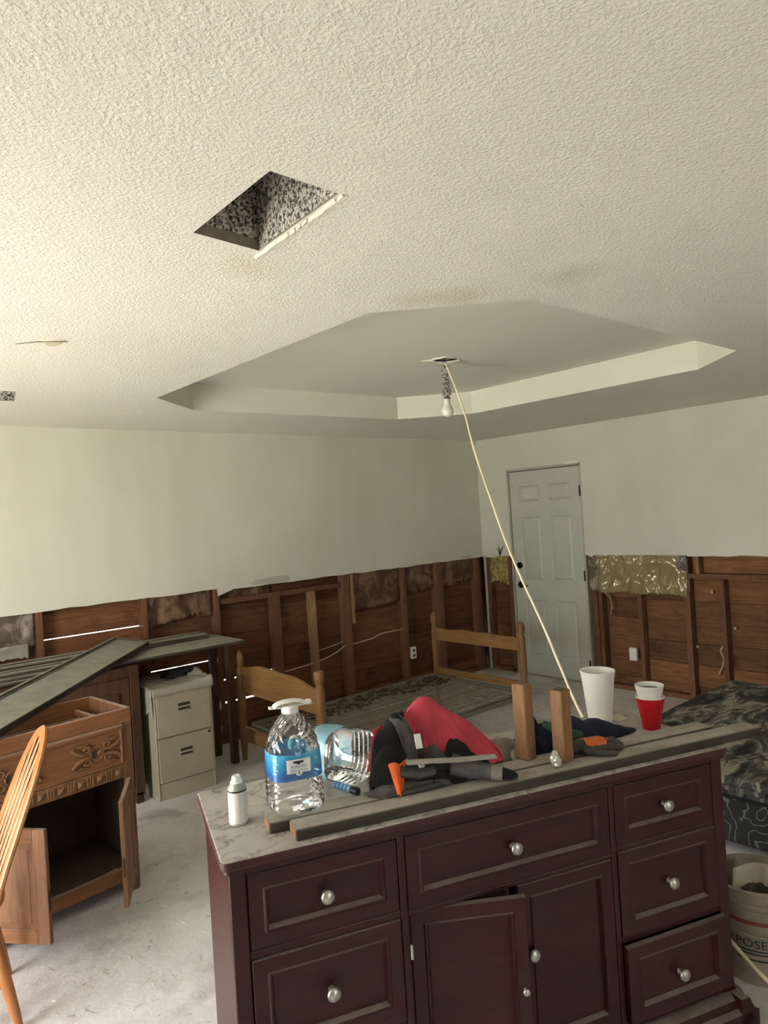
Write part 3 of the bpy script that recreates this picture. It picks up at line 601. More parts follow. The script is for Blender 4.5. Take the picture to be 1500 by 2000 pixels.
# ---- flecks of debris on the concrete
m = MB()
for k in range(620):
    x = random.uniform(0.3, 4.5); y = random.uniform(1.6, 4.6)
    if (0.5 < x < 1.4 and 3.0 < y < 4.0) or (1.7 < x < 2.3 and y > 4.2) or (x > 3.3 and y < 2.5) or (x > 0.7 and y < 2.15) or y > 4.4: continue
    s_ = random.uniform(0.004, 0.016); a = random.uniform(0, PI)
    c_, n_ = math.cos(a), math.sin(a); h = random.uniform(0.001, 0.004); w = s_ * random.uniform(0.2, 0.6)
    m.add([(x + c_ * s_, y + n_ * s_, 0.0005), (x - n_ * w, y + c_ * w, h), (x - c_ * s_, y - n_ * s_, 0.0005), (x + n_ * w, y - c_ * w, h * 1.5)], [(0, 1, 2), (0, 2, 3)])
db = m.build('floor_debris', M['plaster']); tag(db, 'scattered paint flakes and scraps on the concrete floor', 'debris', kind='stuff')

# ================================================================== furniture
# ---- cherry dresser (local frame: x along the front, y to the back)
DA, DO = math.radians(-19.72), Vector((0.789, 1.600, 0.0))
DM = Matrix.Translation(DO) @ Matrix.Rotation(DA, 4, 'Z')
def D(u, v, z): return DM @ Vector((u, v, z))
T, DL, DD = 0.90, 1.646, 0.521
dresser = empty('dresser', DO, DA, 'dark cherry wood dresser with pewter knobs and one door ajar', 'dresser')
def rrect(x0, x1, y0, y1, r, n=5):
    out = []
    for cx, cy, a0 in ((x1 - r, y0 + r, -PI / 2), (x1 - r, y1 - r, 0), (x0 + r, y1 - r, PI / 2), (x0 + r, y0 + r, PI)):
        for k in range(n + 1): a = a0 + k / n * PI / 2; out.append((cx + r * math.cos(a), cy + r * math.sin(a)))
    return out
o = MB().prism(rrect(0, DL, 0, DD, 0.022), lambda x, y: (x, y, T - 0.024), lambda x, y: (x, y, T)).build('top', M['cherry_top'], dresser)
mod(o, 'BEVEL', width=0.005, segments=2, limit_method='ANGLE')
MB().prism(rrect(0.008, DL - 0.008, 0.008, DD - 0.004, 0.018), lambda x, y: (x, y, T - 0.036), lambda x, y: (x, y, T - 0.024)).build('top_moulding', M['cherry'], dresser)
F0 = 0.020                                                       # plane of the face frame
for (a, b) in ((0.020, 0.040), (1.606, 1.626)): MB().box(a, b, F0 + 0.005, DD - 0.01, 0.06, T - 0.036, b=0.002).build('side_panel', M['cherry'], dresser)
MB().box(0.03, 1.616, DD - 0.03, DD - 0.015, 0.06, T - 0.036).build('back_panel', M['dark_wood'], dresser)
for (a, b) in ((0.020, 0.062), (0.470, 0.491), (1.170, 1.188), (1.583, 1.626)): MB().box(a, b, F0, F0 + 0.03, 0.06, T - 0.036, b=0.0025).build('stile', M['cherry'], dresser)
rails = [(0.062, 1.583, 0.850, T - 0.036), (0.062, 0.470, 0.636, 0.655), (0.491, 1.170, 0.634, 0.646), (1.188, 1.583, 0.648, 0.663), (0.062, 0.470, 0.356, 0.370), (1.188, 1.583, 0.364, 0.384), (0.062, 1.583, 0.10, 0.126)]
for (a, b, c, d) in rails: MB().box(a, b, F0 + 0.003, F0 + 0.03, c, d, b=0.002).build('rail', M['cherry'], dresser)
o = MB().prism([(-0.03, 0), (-0.03, 0.052), (-0.012, 0.062), (-0.006, 0.085), (0.018, 0.10), (0.06, 0.10), (0.06, 0)], lambda y, z: (0.0, y, z), lambda y, z: (1.646, y, z)).build('plinth', M['cherry'], dresser)
MB().prism([(1.60, 0), (1.60, 0.10), (1.634, 0.10), (1.652, 0.062), (1.672, 0.052), (1.672, 0)], lambda x, z: (x, -0.03, z), lambda x, z: (x, DD, z)).build('plinth', M['cherry'], dresser)
MB().box(0.0, 0.03, 0.02, DD, 0, 0.10).build('plinth', M['cherry'], dresser)
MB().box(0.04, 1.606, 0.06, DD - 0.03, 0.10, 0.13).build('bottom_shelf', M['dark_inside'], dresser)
KN = [(0.0105, 0.0), (0.0105, 0.004), (0.0065, 0.010), (0.0065, 0.016), (0.013, 0.021), (0.0185, 0.024), (0.0185, 0.028), (0.015, 0.031), (0.0145, 0.0295), (0.009, 0.033), (0.001, 0.0345)]
def knob(parent, x, y, z, k=1.0):
    MB().lathe([(r * k, q * k) for r, q in KN], 24, m=Matrix.Translation((x, y, z)) @ Matrix.Rotation(PI / 2, 4, 'X')).build('knob', M['pewter'], parent, smooth=True, angle=50)
def framed(name, x0, x1, z0, z1, out=0.0, parent=None, knobs=(), fr=0.041, th=0.018, M_='cherry'):
    """drawer or door front: flat frame, bevelled moulding, recessed field; front face at y = F0 - out"""
    y = F0 + 0.001 - out; g = 0.0025; x0 += g; x1 -= g; z0 += g; z1 -= g; i = fr; s_ = 0.011; dp = 0.011; pr = 0.004
    L = lambda k: [(x0 + k, z0 + k), (x1 - k, z0 + k), (x1 - k, z1 - k), (x0 + k, z1 - k)]
    rings = [(0.0, y + th), (0.0, y + 0.002), (0.002, y), (i - 0.004, y), (i, y - pr), (i + 0.005, y - pr), (i + s_, y + dp), ]
    P, Fc = [], []
    for k, yy in rings: P += [(a, yy, b) for a, b in L(k)]
    for r in range(len(rings) - 1): Fc += [(4 * r + k, 4 * r + (k + 1) % 4, 4 * r + 4 + (k + 1) % 4, 4 * r + 4 + k) for k in range(4)]
    Fc.append(tuple(4 * (len(rings) - 1) + k for k in range(4))); Fc.append((3, 2, 1, 0))
    o = MB().add(P, Fc).build(name, M[M_], parent)
    for (kx, kz) in knobs: knob(o, kx, y + dp - 0.001, kz)
    return o
framed('drawer', 0.062, 0.470, 0.655, 0.850, 0.0, dresser, [(0.266, 0.752)])
framed('drawer', 0.062, 0.470, 0.370, 0.636, 0.003, dresser, [(0.266, 0.502)])
framed('drawer', 0.062, 0.470, 0.126, 0.356, 0.0, dresser, [(0.266, 0.24)])
framed('drawer', 0.491, 1.170, 0.646, 0.850, 0.0, dresser, [(0.832, 0.748)])
framed('drawer', 1.188, 1.583, 0.663, 0.850, 0.0, dresser, [(1.387, 0.757)])
framed('drawer', 1.188, 1.583, 0.384, 0.648, 0.004, dresser, [(1.387, 0.514)])
dd = framed('drawer', 1.188, 1.590, 0.126, 0.364, 0.022, dresser, [(1.390, 0.234)])
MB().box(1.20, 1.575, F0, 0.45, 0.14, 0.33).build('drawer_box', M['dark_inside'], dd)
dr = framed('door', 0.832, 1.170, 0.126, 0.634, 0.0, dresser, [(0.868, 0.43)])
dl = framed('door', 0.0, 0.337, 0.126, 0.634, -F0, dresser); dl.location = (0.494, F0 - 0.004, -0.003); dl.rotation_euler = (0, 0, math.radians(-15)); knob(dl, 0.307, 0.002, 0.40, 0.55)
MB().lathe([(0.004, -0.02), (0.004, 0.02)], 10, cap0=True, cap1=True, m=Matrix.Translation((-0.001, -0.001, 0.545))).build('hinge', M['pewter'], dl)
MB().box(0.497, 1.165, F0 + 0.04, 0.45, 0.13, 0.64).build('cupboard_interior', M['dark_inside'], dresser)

# ---- long grey boards lying along the dresser front
p = empty('plank', D(0.198, 0.030, T), DA - 0.004, 'front one of the two long grey boards lying on the dresser, overhanging its right end', 'plank')
MB().box(0, 1.622, 0, 0.072, 0.0, 0.030, b=0.003).build('board_body', M['grey_plank'], p); MB().box(-0.001, 0.002, 0.004, 0.068, 0.003, 0.027).build('sawn_end', M['block'], p)
p2 = empty('plank', D(0.145, 0.1075, T), DA + 0.002, 'rear one of the two long grey boards on the dresser, under the water bottle', 'plank')
MB().box(0, 1.55, 0, 0.075, 0.0, 0.029, b=0.003).build('board_body', M['grey_plank'], p2); MB().box(-0.001, 0.002, 0.004, 0.07, 0.003, 0.026).build('sawn_end', M['block'], p2)
ZB = T + 0.030

# ---- spray can
c = empty('spray_can', D(0.082, 0.222, T), 0, 'small white aerosol can without its cap at the dresser corner', 'can')
MB().lathe([(0.001, 0.002), (0.024, 0.0), (0.0265, 0.002), (0.0265, 0.006), (0.0255, 0.008)], 28).build('base_ring', M['alu'], c, smooth=True)
MB().lathe([(0.0258, 0.007), (0.0258, 0.092)], 28).build('printed_body', M['can_white'], c, smooth=True)
MB().lathe([(0.0262, 0.0915), (0.0268, 0.094), (0.0262, 0.0965)], 28).build('dark_band', M['print_black'], c, smooth=True)
MB().lathe([(0.0262, 0.0965), (0.0258, 0.099), (0.019, 0.109), (0.018, 0.112), (0.0165, 0.113)], 28).build('shoulder', M['alu'], c, smooth=True)
MB().lathe([(0.0165, 0.112), (0.0165, 0.118), (0.013, 0.120), (0.0125, 0.130), (0.010, 0.133), (0.009, 0.131), (0.001, 0.131)], 24).build('valve_cup', M['white_plastic'], c, smooth=True)

# ---- water bottles
def superr(a, R, k): return R / (abs(math.cos(a)) ** k + abs(math.sin(a)) ** k) ** (1 / k)
def bottle_r(z, a, H):
    """outline of a 1-gallon square-shouldered PET jug"""
    t = z / H
    if t < 0.04: R = 0.060 + 0.013 * math.sqrt(t / 0.04)
    elif t < 0.56: R = 0.0735
    elif t < 0.95: s_ = (t - 0.56) / 0.39; R = 0.0735 - 0.052 * s_ ** 2.0
    else: R = 0.0215
    k = 2.0 + 1.8 * max(0.0, min(1.0, (0.62 - t) / 0.15))
    r = superr(a, R, k) if k > 2.01 else R
    if 0.50 < t < 0.92: r += 0.0020 * math.sin(18 * a + 55 * t) * math.sin(PI * (t - 0.50) / 0.42)
    if 0.06 < t < 0.30: r += 0.0022 * math.sin((t - 0.06) / 0.24 * 4 * 2 * PI)
    if 0.30 < t < 0.54: r -= 0.0012
    return r
def bottle(name, loc, rot, label, full_label=True, H=0.278):
    e = empty(name, loc, rot=rot, label=label, cat='bottle')
    zs = [0] + [H * (0.004 + 0.996 * k / 64) for k in range(65)]
    o = MB().grid(lambda i, j: ((bottle_r(zs[round(j * 65)], 2 * PI * i, H) if j > 0 else 0.02) * math.cos(2 * PI * i), (bottle_r(zs[round(j * 65)], 2 * PI * i, H) if j > 0 else 0.02) * math.sin(2 * PI * i), zs[round(j * 65)] if j > 0 else 0.008), 72, 65, True).build('clear_body', M['clear'], e, smooth=True, angle=80)
    z0, z1 = 0.096, 0.166
    lab = lambda a, z, d=0.0: ((bottle_r(z, a, H) + 0.0012 + d) * math.cos(a), (bottle_r(z, a, H) + 0.0012 + d) * math.sin(a), z)
    lb = MB().grid(lambda i, j: lab(2 * PI * i, z0 + (z1 - z0) * j), 72, 8, True).build('wrap_label', M['blue_label'] if full_label else M['pale_label'], e, smooth=True)
    return e, lab, lb
A0 = -PI / 2 - DA - 0.50                                         # side of the jug that looks at the camera
jug, lab, lb = bottle('water_bottle', D(0.236, 0.185, ZB), (0, 0, DA), 'upright clear water jug with a blue label and white carry handle on the dresser')
AC = -PI / 2 - 0.02
def flat(x, y, d): a = AC + x / 0.0735; return lab(a, 0.135 + y, d)
m = MB().grid(lambda i, j: flat(-0.031 + 0.062 * i, -0.0185 + 0.037 * j, 0.0008), 14, 6); m.build('white_panel', M['white_paint'], lb)
MB().grid(lambda i, j: flat(0.009 * (2 * i - 1) * math.sqrt(max(0.0, 1 - (2 * j - 1) ** 2 * 0.98)), -0.0185 + 0.008 * (2 * j - 1), 0.0009), 6, 8).build('drop_badge', M['white_paint'], lb)
MB().grid(lambda i, j: flat(-0.0135 + 0.027 * i, 0.0075 + 0.0062 * j, 0.0014), 8, 2).grid(lambda i, j: flat(-0.005 + 0.010 * i, 0.0045 + 0.004 * j, 0.0014), 4, 2).build('brand_bar', M['print_black'], lb)
text_mesh('PURIFIED', 0.0105, lambda x, y: flat(x, y - 0.0052, 0.0014), 'lettering', M['print_blue'], lb)
text_mesh('Drinking Water', 0.0072, lambda x, y: flat(x, y - 0.0135, 0.0014), 'lettering', M['print_blue'], lb)
MB().grid(lambda i, j: flat(0.0022 * (2 * i - 1) * (1 - j) * (0.3 + j) * 2.2, -0.0225 + 0.008 * j, 0.0014), 4, 6).build('drop_symbol', M['print_black'], lb)
for k in range(5): MB().grid(lambda i, j: flat(-0.066 + 0.012 * i + 0.004 * (k % 2), 0.016 - 0.0085 * k + 0.004 * j, 0.001), 4, 1).build('pale_print', M['pale_label'], lb)
MB().lathe([(0.0225, 0.262), (0.0240, 0.264), (0.0240, 0.280), (0.021, 0.283), (0.001, 0.283)], 28).build('cap', M['white_plastic'], jug, smooth=True)
hd = []
for k in range(25):
    a = PI * k / 24; hd.append((-0.044 * math.cos(a), 0.004, 0.280 + 0.013 * math.sin(a)))
hm = MB().tube(hd, 0.0052, 8, flat=3.2, up=(0, 1, 0)); hm.tube([(-0.058, 0.004, 0.281), (-0.02, 0.004, 0.279), (0.02, 0.004, 0.279), (0.060, 0.004, 0.282)], 0.0035, 8, flat=3.6, up=(0, 1, 0)).box(0.046, 0.064, -0.005, 0.012, 0.276, 0.290, b=0.003)
hm.build('carry_handle', M['white_plastic'], jug, smooth=True)
# lying jug: neck points to the back left, base faces the room
q = Vector((0.47, 0.255, ZB + 0.067))
ax = (DM.to_3x3() @ Vector((-0.62, 0.80, 0.07))).normalized()
rot = ax.to_track_quat('Z', 'Y').to_euler()
jug2, lab2, lb2 = bottle('water_bottle', D(*q), rot, 'empty clear water jug lying on its side, crumpled base towards the viewer', False)
MB().lathe([(0.0225, 0.262), (0.0240, 0.264), (0.0240, 0.274), (0.0215, 0.276)], 24).build('neck_ring', M['white_plastic'], jug2, smooth=True)
# small tube of glue in front of it
e = empty('marker_tube', D(0.395, 0.205, ZB + 0.0105), rot=(0, PI / 2, DA - 1.12), label='short blue and white tube with a black cap beside the lying jug', cat='marker')
MB().lathe([(0.001, -0.05), (0.0095, -0.05), (0.0105, -0.046), (0.0105, 0.018)], 20).build('printed_barrel', M['pale_label'], e, smooth=True)
for k in range(4): MB().lathe([(0.0107, -0.044 + 0.015 * k), (0.0107, -0.036 + 0.015 * k)], 20).build('print_band', M['print_blue'], e, smooth=True)
MB().lathe([(0.0105, 0.018), (0.0115, 0.019), (0.0115, 0.044), (0.010, 0.046), (0.001, 0.046)], 20).build('cap', M['print_black'], e, smooth=True)

# ---- cloth: closed lumps shaped over an outline with folds
def lump(name, mat_, parent, outline, apex, hts, fold=0.012, seed=0, nr=26, na=96, zb=0.0, power=1.5, freq=14.0):
    """outline: closed list of (u, v); apex (u, v); hts(u, v) -> height of the crest there; local dresser coordinates"""
    n = len(outline)
    def edge(a):
        t = a * n; i = int(t) % n; f = t - int(t)
        P = [Vector(outline[(i + k) % n]) for k in (-1, 0, 1, 2)]
        return 0.5 * (2 * P[1] + (P[2] - P[0]) * f + (2 * P[0] - 5 * P[1] + 4 * P[2] - P[3]) * f * f + (3 * P[1] - P[0] - 3 * P[2] + P[3]) * f ** 3)
    ap = Vector(apex)
    def fn(i, j):
        e_ = edge(i); r = j; q = ap + (e_ - ap) * r
        h = hts(q.x, q.y) * (1 - r ** (2 * power)) ** 0.5
        w = noise.noise(Vector((q.x * freq + seed, q.y * freq, seed * 1.7))); w2 = noise.noise(Vector((q.x * freq * 2.3 + q.y * freq, seed, q.y * freq * 2.3)))
        ridge = 1 - abs(noise.noise(Vector((q.x * freq * 0.8 + q.y * freq * 0.5, q.y * freq * 0.35 - q.x * 2, seed + 3)))) * 2
        h += (fold * w + fold * 0.6 * w2 + fold * 0.8 * ridge) * (1 - r ** 4)
        return (q.x, q.y, zb + max(0.0015, h))
    m = MB().grid(fn, na, nr, True)
    o = m.build(name, mat_, parent, smooth=True, angle=75); mod(o, 'SUBSURF', levels=1, render_levels=1); return o
def peak(pts):
    """smooth height field through a few (u, v, h, radius) bumps"""
    return lambda x, y: max(0.004, max(h * math.exp(-(((x - a) / r) ** 2 + ((y - b) / (r * 0.8)) ** 2)) for a, b, h, r in pts))
DMI = DM.inverted()
def drape(name, mat_, parent, cu, cv, w, h, z, tilt, colliders, mask=lambda a, b: True, nx=64, frames=34, bend=0.25, seed=0):
    """lets a sheet of cloth fall on what lies below and freezes it; (cu, cv) centre on the dresser"""
    ny = max(8, int(nx * h / w)); idx = {}; P = []; Fc = []; ca, sa = math.cos(tilt), math.sin(tilt)
    for b in range(ny + 1):
        for a in range(nx + 1):
            x, y = (a / nx - 0.5) * w, (b / ny - 0.5) * h
            if mask(a / nx, b / ny): idx[a, b] = len(P); P.append(DM @ Vector((cu + x * ca - y * sa, cv + x * sa + y * ca, z + 0.02 * noise.noise(Vector((x * 9 + seed, y * 9, seed))))))
    for b in range(ny):
        for a in range(nx):
            k = [(a, b), (a + 1, b), (a + 1, b + 1), (a, b + 1)]
            if all(q in idx for q in k): Fc.append(tuple(idx[q] for q in k))
    me = bpy.data.meshes.new('sheet'); me.from_pydata(P, [], Fc); ob = bpy.data.objects.new('falling_sheet', me); COL.objects.link(ob)
    cm = ob.modifiers.new('cloth', 'CLOTH'); cs = cm.settings; cs.quality = 5; cs.mass = 0.25; cs.tension_stiffness = 12; cs.compression_stiffness = 12; cs.shear_stiffness = 4; cs.bending_stiffness = bend; cs.air_damping = 2
    cm.collision_settings.distance_min = 0.004; cm.collision_settings.use_self_collision = False; cm.collision_settings.collision_quality = 3
    cm.point_cache.frame_start = 1; cm.point_cache.frame_end = frames
    for c_ in colliders:
        if not any(q.type == 'COLLISION' for q in c_.modifiers):
            c_.modifiers.new('collision', 'COLLISION'); c_.collision.thickness_outer = 0.004; c_.collision.cloth_friction = 25
    for f in range(1, frames + 1): scene.frame_set(f)
    dg = bpy.context.evaluated_depsgraph_get(); res = bpy.data.meshes.new_from_object(ob.evaluated_get(dg)); bpy.data.objects.remove(ob)
    scene.frame_set(1)
    res.transform(DMI)
    for q in res.vertices:
        c_ = q.co; q.co = c_ + q.normal * (0.007 * (0.5 - abs(noise.noise(Vector((c_.x * 16 + c_.y * 9, c_.y * 5 - c_.z * 4, 2.0)))) * 2) + 0.003 * noise.noise(c_ * 40))
    res.materials.clear(); res.materials.append(mat_); res.name = name
    for q in res.polygons: q.use_smooth = True
    o = bpy.data.objects.new(name, res); link(o, parent); mod(o, 'SOLIDIFY', thickness=0.0025, offset=1); mod(o, 'SUBSURF', levels=1, render_levels=1)
    st = bpy.data.meshes.new('stop'); bm = bmesh.new(); bm.from_mesh(res); bm.transform(DM); bm.to_mesh(st); bm.free()
    so = bpy.data.objects.new('stop', st); COL.objects.link(so); return o, so
m = MB().box(-0.2, 2.0, -0.3, 0.6, T - 0.1, T).box(0.2, 1.8, 0.03, 0.10, T, ZB).box(0.15, 1.7, 0.108, 0.183, T, ZB)
base = m.build('stop', M['black_cloth']); base.matrix_world = DM
def mound(pts, outline, apex):
    o = lump('stop', M['black_cloth'], None, outline, apex, peak(pts), 0.0, 0, 16, 40, T - 0.005); o.modifiers.clear(); o.matrix_world = DM; return o
mo1 = mound([(0.705, 0.335, 0.230, 0.125), (0.79, 0.295, 0.170, 0.12), (0.875, 0.235, 0.100, 0.10)], [(0.58, 0.34), (0.66, 0.27), (0.76, 0.21), (0.86, 0.175), (0.91, 0.19), (0.91, 0.25), (0.86, 0.33), (0.78, 0.40), (0.68, 0.42), (0.60, 0.39)], (0.74, 0.31))
mo2 = mound([(0.590, 0.295, 0.185, 0.10), (0.54, 0.23, 0.125, 0.09)], [(0.49, 0.21), (0.55, 0.17), (0.62, 0.20), (0.65, 0.27), (0.60, 0.33), (0.53, 0.32), (0.49, 0.27)], (0.57, 0.26))
bpy.context.view_layer.update()
stops = [base, mo1, mo2]
rnd = lambda a, b: ((a - 0.5) * 2) ** 4 + ((b - 0.5) * 2) ** 4 < 1.05
pile = empty('red_shirt', DO, DA, 'crumpled faded red shirt heaped on the dresser behind the black jacket', 'shirt')
_, so = drape('red_cloth', M['red_cloth'], pile, 0.735, 0.315, 0.56, 0.36, T + 0.28, -0.42, stops, rnd, 60, 30, 0.12, 2); stops.append(so)
jk = empty('black_jacket', DO, DA, 'black and charcoal work jacket crumpled over the red shirt', 'jacket')
bpy.context.view_layer.update()
BV, BF = [], []
for k in stops:
    n_ = len(BV); BV += [DMI @ (k.matrix_world @ q.co) for q in k.data.vertices]; BF += [tuple(n_ + a for a in q.vertices) for q in k.data.polygons]
BT = bvhtree.BVHTree.FromPolygons(BV, BF)
def top_at(u_, v_):
    hit = BT.ray_cast(Vector((u_, v_, T + 0.6)), Vector((0, 0, -1))); return hit[0].z if hit[0] else T
def panel(name, mat_, parent, outline, lift=0.006, wr=0.007, seed=0, freq=22.0, nr=16, na=64, extra=None):
    """a piece of cloth that follows whatever lies under its outline"""
    n = len(outline); c = sum((Vector(q) for q in outline), Vector((0, 0))) / n
    def edge(a):
        t = a * n; i = int(t) % n; f = t - int(t); P = [Vector(outline[(i + k) % n]) for k in (-1, 0, 1, 2)]
        return 0.5 * (2 * P[1] + (P[2] - P[0]) * f + (2 * P[0] - 5 * P[1] + 4 * P[2] - P[3]) * f * f + (3 * P[1] - P[0] - 3 * P[2] + P[3]) * f ** 3)
    def fn(i, j):
        q = c + (edge(i) - c) * max(j, 0.02)
        z = sum(top_at(q.x + dx, q.y + dy) for dx, dy in ((0, 0), (0.012, 0), (-0.012, 0), (0, 0.012), (0, -0.012))) / 5
        z = max(z, top_at(q.x, q.y))
        w = noise.noise(Vector((q.x * freq + seed, q.y * freq * 0.6, seed))) + 0.7 * (0.5 - abs(noise.noise(Vector((q.x * freq * 0.7 + q.y * freq, q.y * freq * 0.4, seed + 4)))) * 2)
        h = extra(q.x, q.y) * (1 - j ** 3) if extra else 0.0
        return (q.x, q.y, max(T + 0.003, z + lift + h + wr * w))
    o = MB().grid(fn, na, nr, True).build(name, mat_, parent, smooth=True, angle=80); mod(o, 'SOLIDIFY', thickness=0.004, offset=1); mod(o, 'SUBSURF', levels=1, render_levels=1); return o
panel('dark_shell', M['black_cloth'], jk, [(0.462, 0.165), (0.50, 0.125), (0.545, 0.135), (0.580, 0.19), (0.605, 0.26), (0.625, 0.315), (0.585, 0.345), (0.535, 0.33), (0.485, 0.26)], 0.012, 0.012, 3, 28.0)
panel('grey_panel', M['grey_cloth'], jk, [(0.570, 0.290), (0.590, 0.225), (0.645, 0.180), (0.712, 0.168), (0.740, 0.195), (0.70, 0.240), (0.635, 0.285)], 0.018, 0.013, 8, 30.0)
panel('black_panel', M['black_cloth'], jk, [(0.695, 0.185), (0.730, 0.130), (0.80, 0.118), (0.835, 0.148), (0.80, 0.205), (0.735, 0.235)], 0.014, 0.005, 12)
panel('pocket_shadow', M['black_cloth'], jk, [(0.50, 0.14), (0.57, 0.112), (0.66, 0.105), (0.745, 0.11), (0.77, 0.14), (0.70, 0.185), (0.60, 0.20), (0.53, 0.18)], 0.006, 0.006, 15, extra=lambda x, y: 0.035)  # black patch: dark pocket interior, with its shadow put into the colour
panel('lower_flap', M['grey_cloth'], jk, [(0.43, 0.15), (0.48, 0.098), (0.58, 0.090), (0.68, 0.098), (0.75, 0.115), (0.70, 0.140), (0.58, 0.135), (0.49, 0.155)], 0.004, 0.006, 18, extra=lambda x, y: 0.014)
panel('red_fold', M['red_cloth'], pile, [(0.59, 0.185), (0.64, 0.150), (0.70, 0.138), (0.712, 0.16), (0.665, 0.195), (0.62, 0.21)], 0.020, 0.006, 21, extra=lambda x, y: 0.012)
panel('red_corner', M['red_cloth'], pile, [(0.500, 0.345), (0.512, 0.30), (0.55, 0.315), (0.585, 0.345), (0.57, 0.385), (0.53, 0.385)], 0.012, 0.010, 24, extra=lambda x, y: 0.075)
sl = MB().tube([(0.70, 0.135, ZB + 0.045), (0.75, 0.105, ZB + 0.034), (0.79, 0.078, ZB + 0.026), (0.812, 0.062, ZB + 0.022)], [0.042, 0.036, 0.030, 0.028], 20, flat=0.72, up=(0, 0, 1)); sl.v = [(x + 0.004 * noise.noise(Vector((x * 50, y * 50, z * 50))), y, z + 0.005 * noise.noise(Vector((x * 60, y * 60, 4)))) for x, y, z in sl.v]
sv = sl.build('sleeve', M['grey_cloth'], jk, smooth=True, angle=70)
MB().tube([(0.800, 0.070, ZB + 0.024), (0.826, 0.052, ZB + 0.022)], [0.031, 0.029], 20, flat=0.72, up=(0, 0, 1)).build('cuff', M['grey_bag'], sv, smooth=True)
MB().tube([(0.822, 0.058, ZB + 0.022), (0.85, 0.040, ZB + 0.016), (0.862, 0.030, ZB + 0.014)], [0.026, 0.020, 0.008], 14, flat=0.6, up=(0, 0, 1)).build('lining', M['black_cloth'], sv, smooth=True)
for k in stops: bpy.data.objects.remove(k)
e = empty('orange_rag', DO, DA, 'bright orange scrap of cloth poking out of the black jacket', 'rag')
MB().grid(lambda i, j: (0.494 + 0.062 * i * (1 - 0.7 * j) + 0.012 * j, 0.118 - 0.010 * math.sin(i * 5) - 0.03 * j, ZB + 0.088 - 0.080 * j + 0.006 * math.sin(i * 7)), 12, 12).build('cloth', M['orange_cloth'], e, smooth=True); mod(e.children[0], 'SOLIDIFY', thickness=0.004)
e = empty('white_tag', DO, DA, 'small white fabric tag lying on the black jacket', 'tag')
MB().grid(lambda i, j: (0.594 + 0.021 * i + 0.005 * j, 0.140 + 0.026 * j, ZB + 0.108 + 0.035 * j), 6, 6).build('tag_cloth', M['white_paint'], e, smooth=True); mod(e.children[0], 'SOLIDIFY', thickness=0.002)
e = empty('metal_strip', DO, DA, 'thin grey metal strip lying across the jacket pile', 'strip')
za, zb_ = ZB + 0.082, ZB + 0.062
MB().tube([(0.545, 0.105, za + 0.006), (0.62, 0.095, za), (0.70, 0.09, (za + zb_) / 2), (0.825, 0.085, zb_)], [0.011] * 4, 4, flat=0.25, up=(0, -0.4, 1)).build('strip_body', M['alu'], e)
e = empty('tool_pouch', DO, DA, 'dark grey strap and pouch lying in front of the orange rag', 'pouch')
MB().tube([(0.53, 0.12, ZB + 0.060), (0.58, 0.105, ZB + 0.052), (0.63, 0.11, ZB + 0.048)], [0.020, 0.024, 0.018], 10, flat=0.8, up=(0, 0, 1)).build('pouch_body', M['grey_cloth'], e, smooth=True)
MB().tube([(0.535, 0.098, ZB + 0.078), (0.60, 0.084, ZB + 0.072), (0.655, 0.10, ZB + 0.074)], 0.006, 6, flat=0.5, up=(0, 0, 1)).build('strap', M['black_cloth'], e)
MB().box(0.575, 0.592, 0.080, 0.092, ZB + 0.073, ZB + 0.082, b=0.002).build('buckle', M['alu'], e)
e = empty('grey_rag', DO, DA, 'flat grey cloth lying between the red shirt and the standing blocks', 'rag')
lump('cloth', M['grey_bag'], e, [(0.90, 0.215), (0.97, 0.21), (1.03, 0.25), (1.05, 0.33), (0.98, 0.40), (0.93, 0.38), (0.90, 0.30)], (0.97, 0.29), peak([(0.96, 0.30, 0.06, 0.10), (1.0, 0.26, 0.04, 0.08)]), 0.006, 22, zb=T + 0.001)
e = empty('card_disc', D(0.965, 0.205, T + 0.032), rot=(PI / 2 - 0.35, 0, DA + 0.2), label='round tan cardboard disc leaning beside the taller wooden block', cat='disc')
MB().lathe([(0.022, -0.002), (0.022, 0.002)], 24, cap0=True, cap1=True).build('disc', M['tan'], e)

# ---- two standing blocks of sawn wood
for (u_, v_, h, w, d_, rz, lb_) in ((0.985, 0.178, 0.236, 0.044, 0.050, 0.30, 'taller sawn wood block standing upright, nearer the red shirt'), (1.070, 0.098, 0.222, 0.050, 0.044, 0.35, 'shorter sawn wood block standing upright, nearer the orange glove')):
    e = empty('wood_block', D(u_, v_, ZB), DA + rz, lb_, 'block')
    m = MB().box(-w / 2, w / 2, -d_ / 2, d_ / 2, 0, h, b=0.003); m.v = [(x + 0.0015 * noise.noise(Vector((z * 40, y * 20, 1))), y + 0.0015 * noise.noise(Vector((z * 40, x * 20, 7))), z) for x, y, z in m.v]
    m.build('block_body', M['block'], e)
    MB().box(-w / 2 + 0.010, w / 2 - 0.008, -d_ / 2 + 0.010, d_ / 2 - 0.008, h - 0.002, h + 0.0008).build('end_grain', M['block_end'], e)
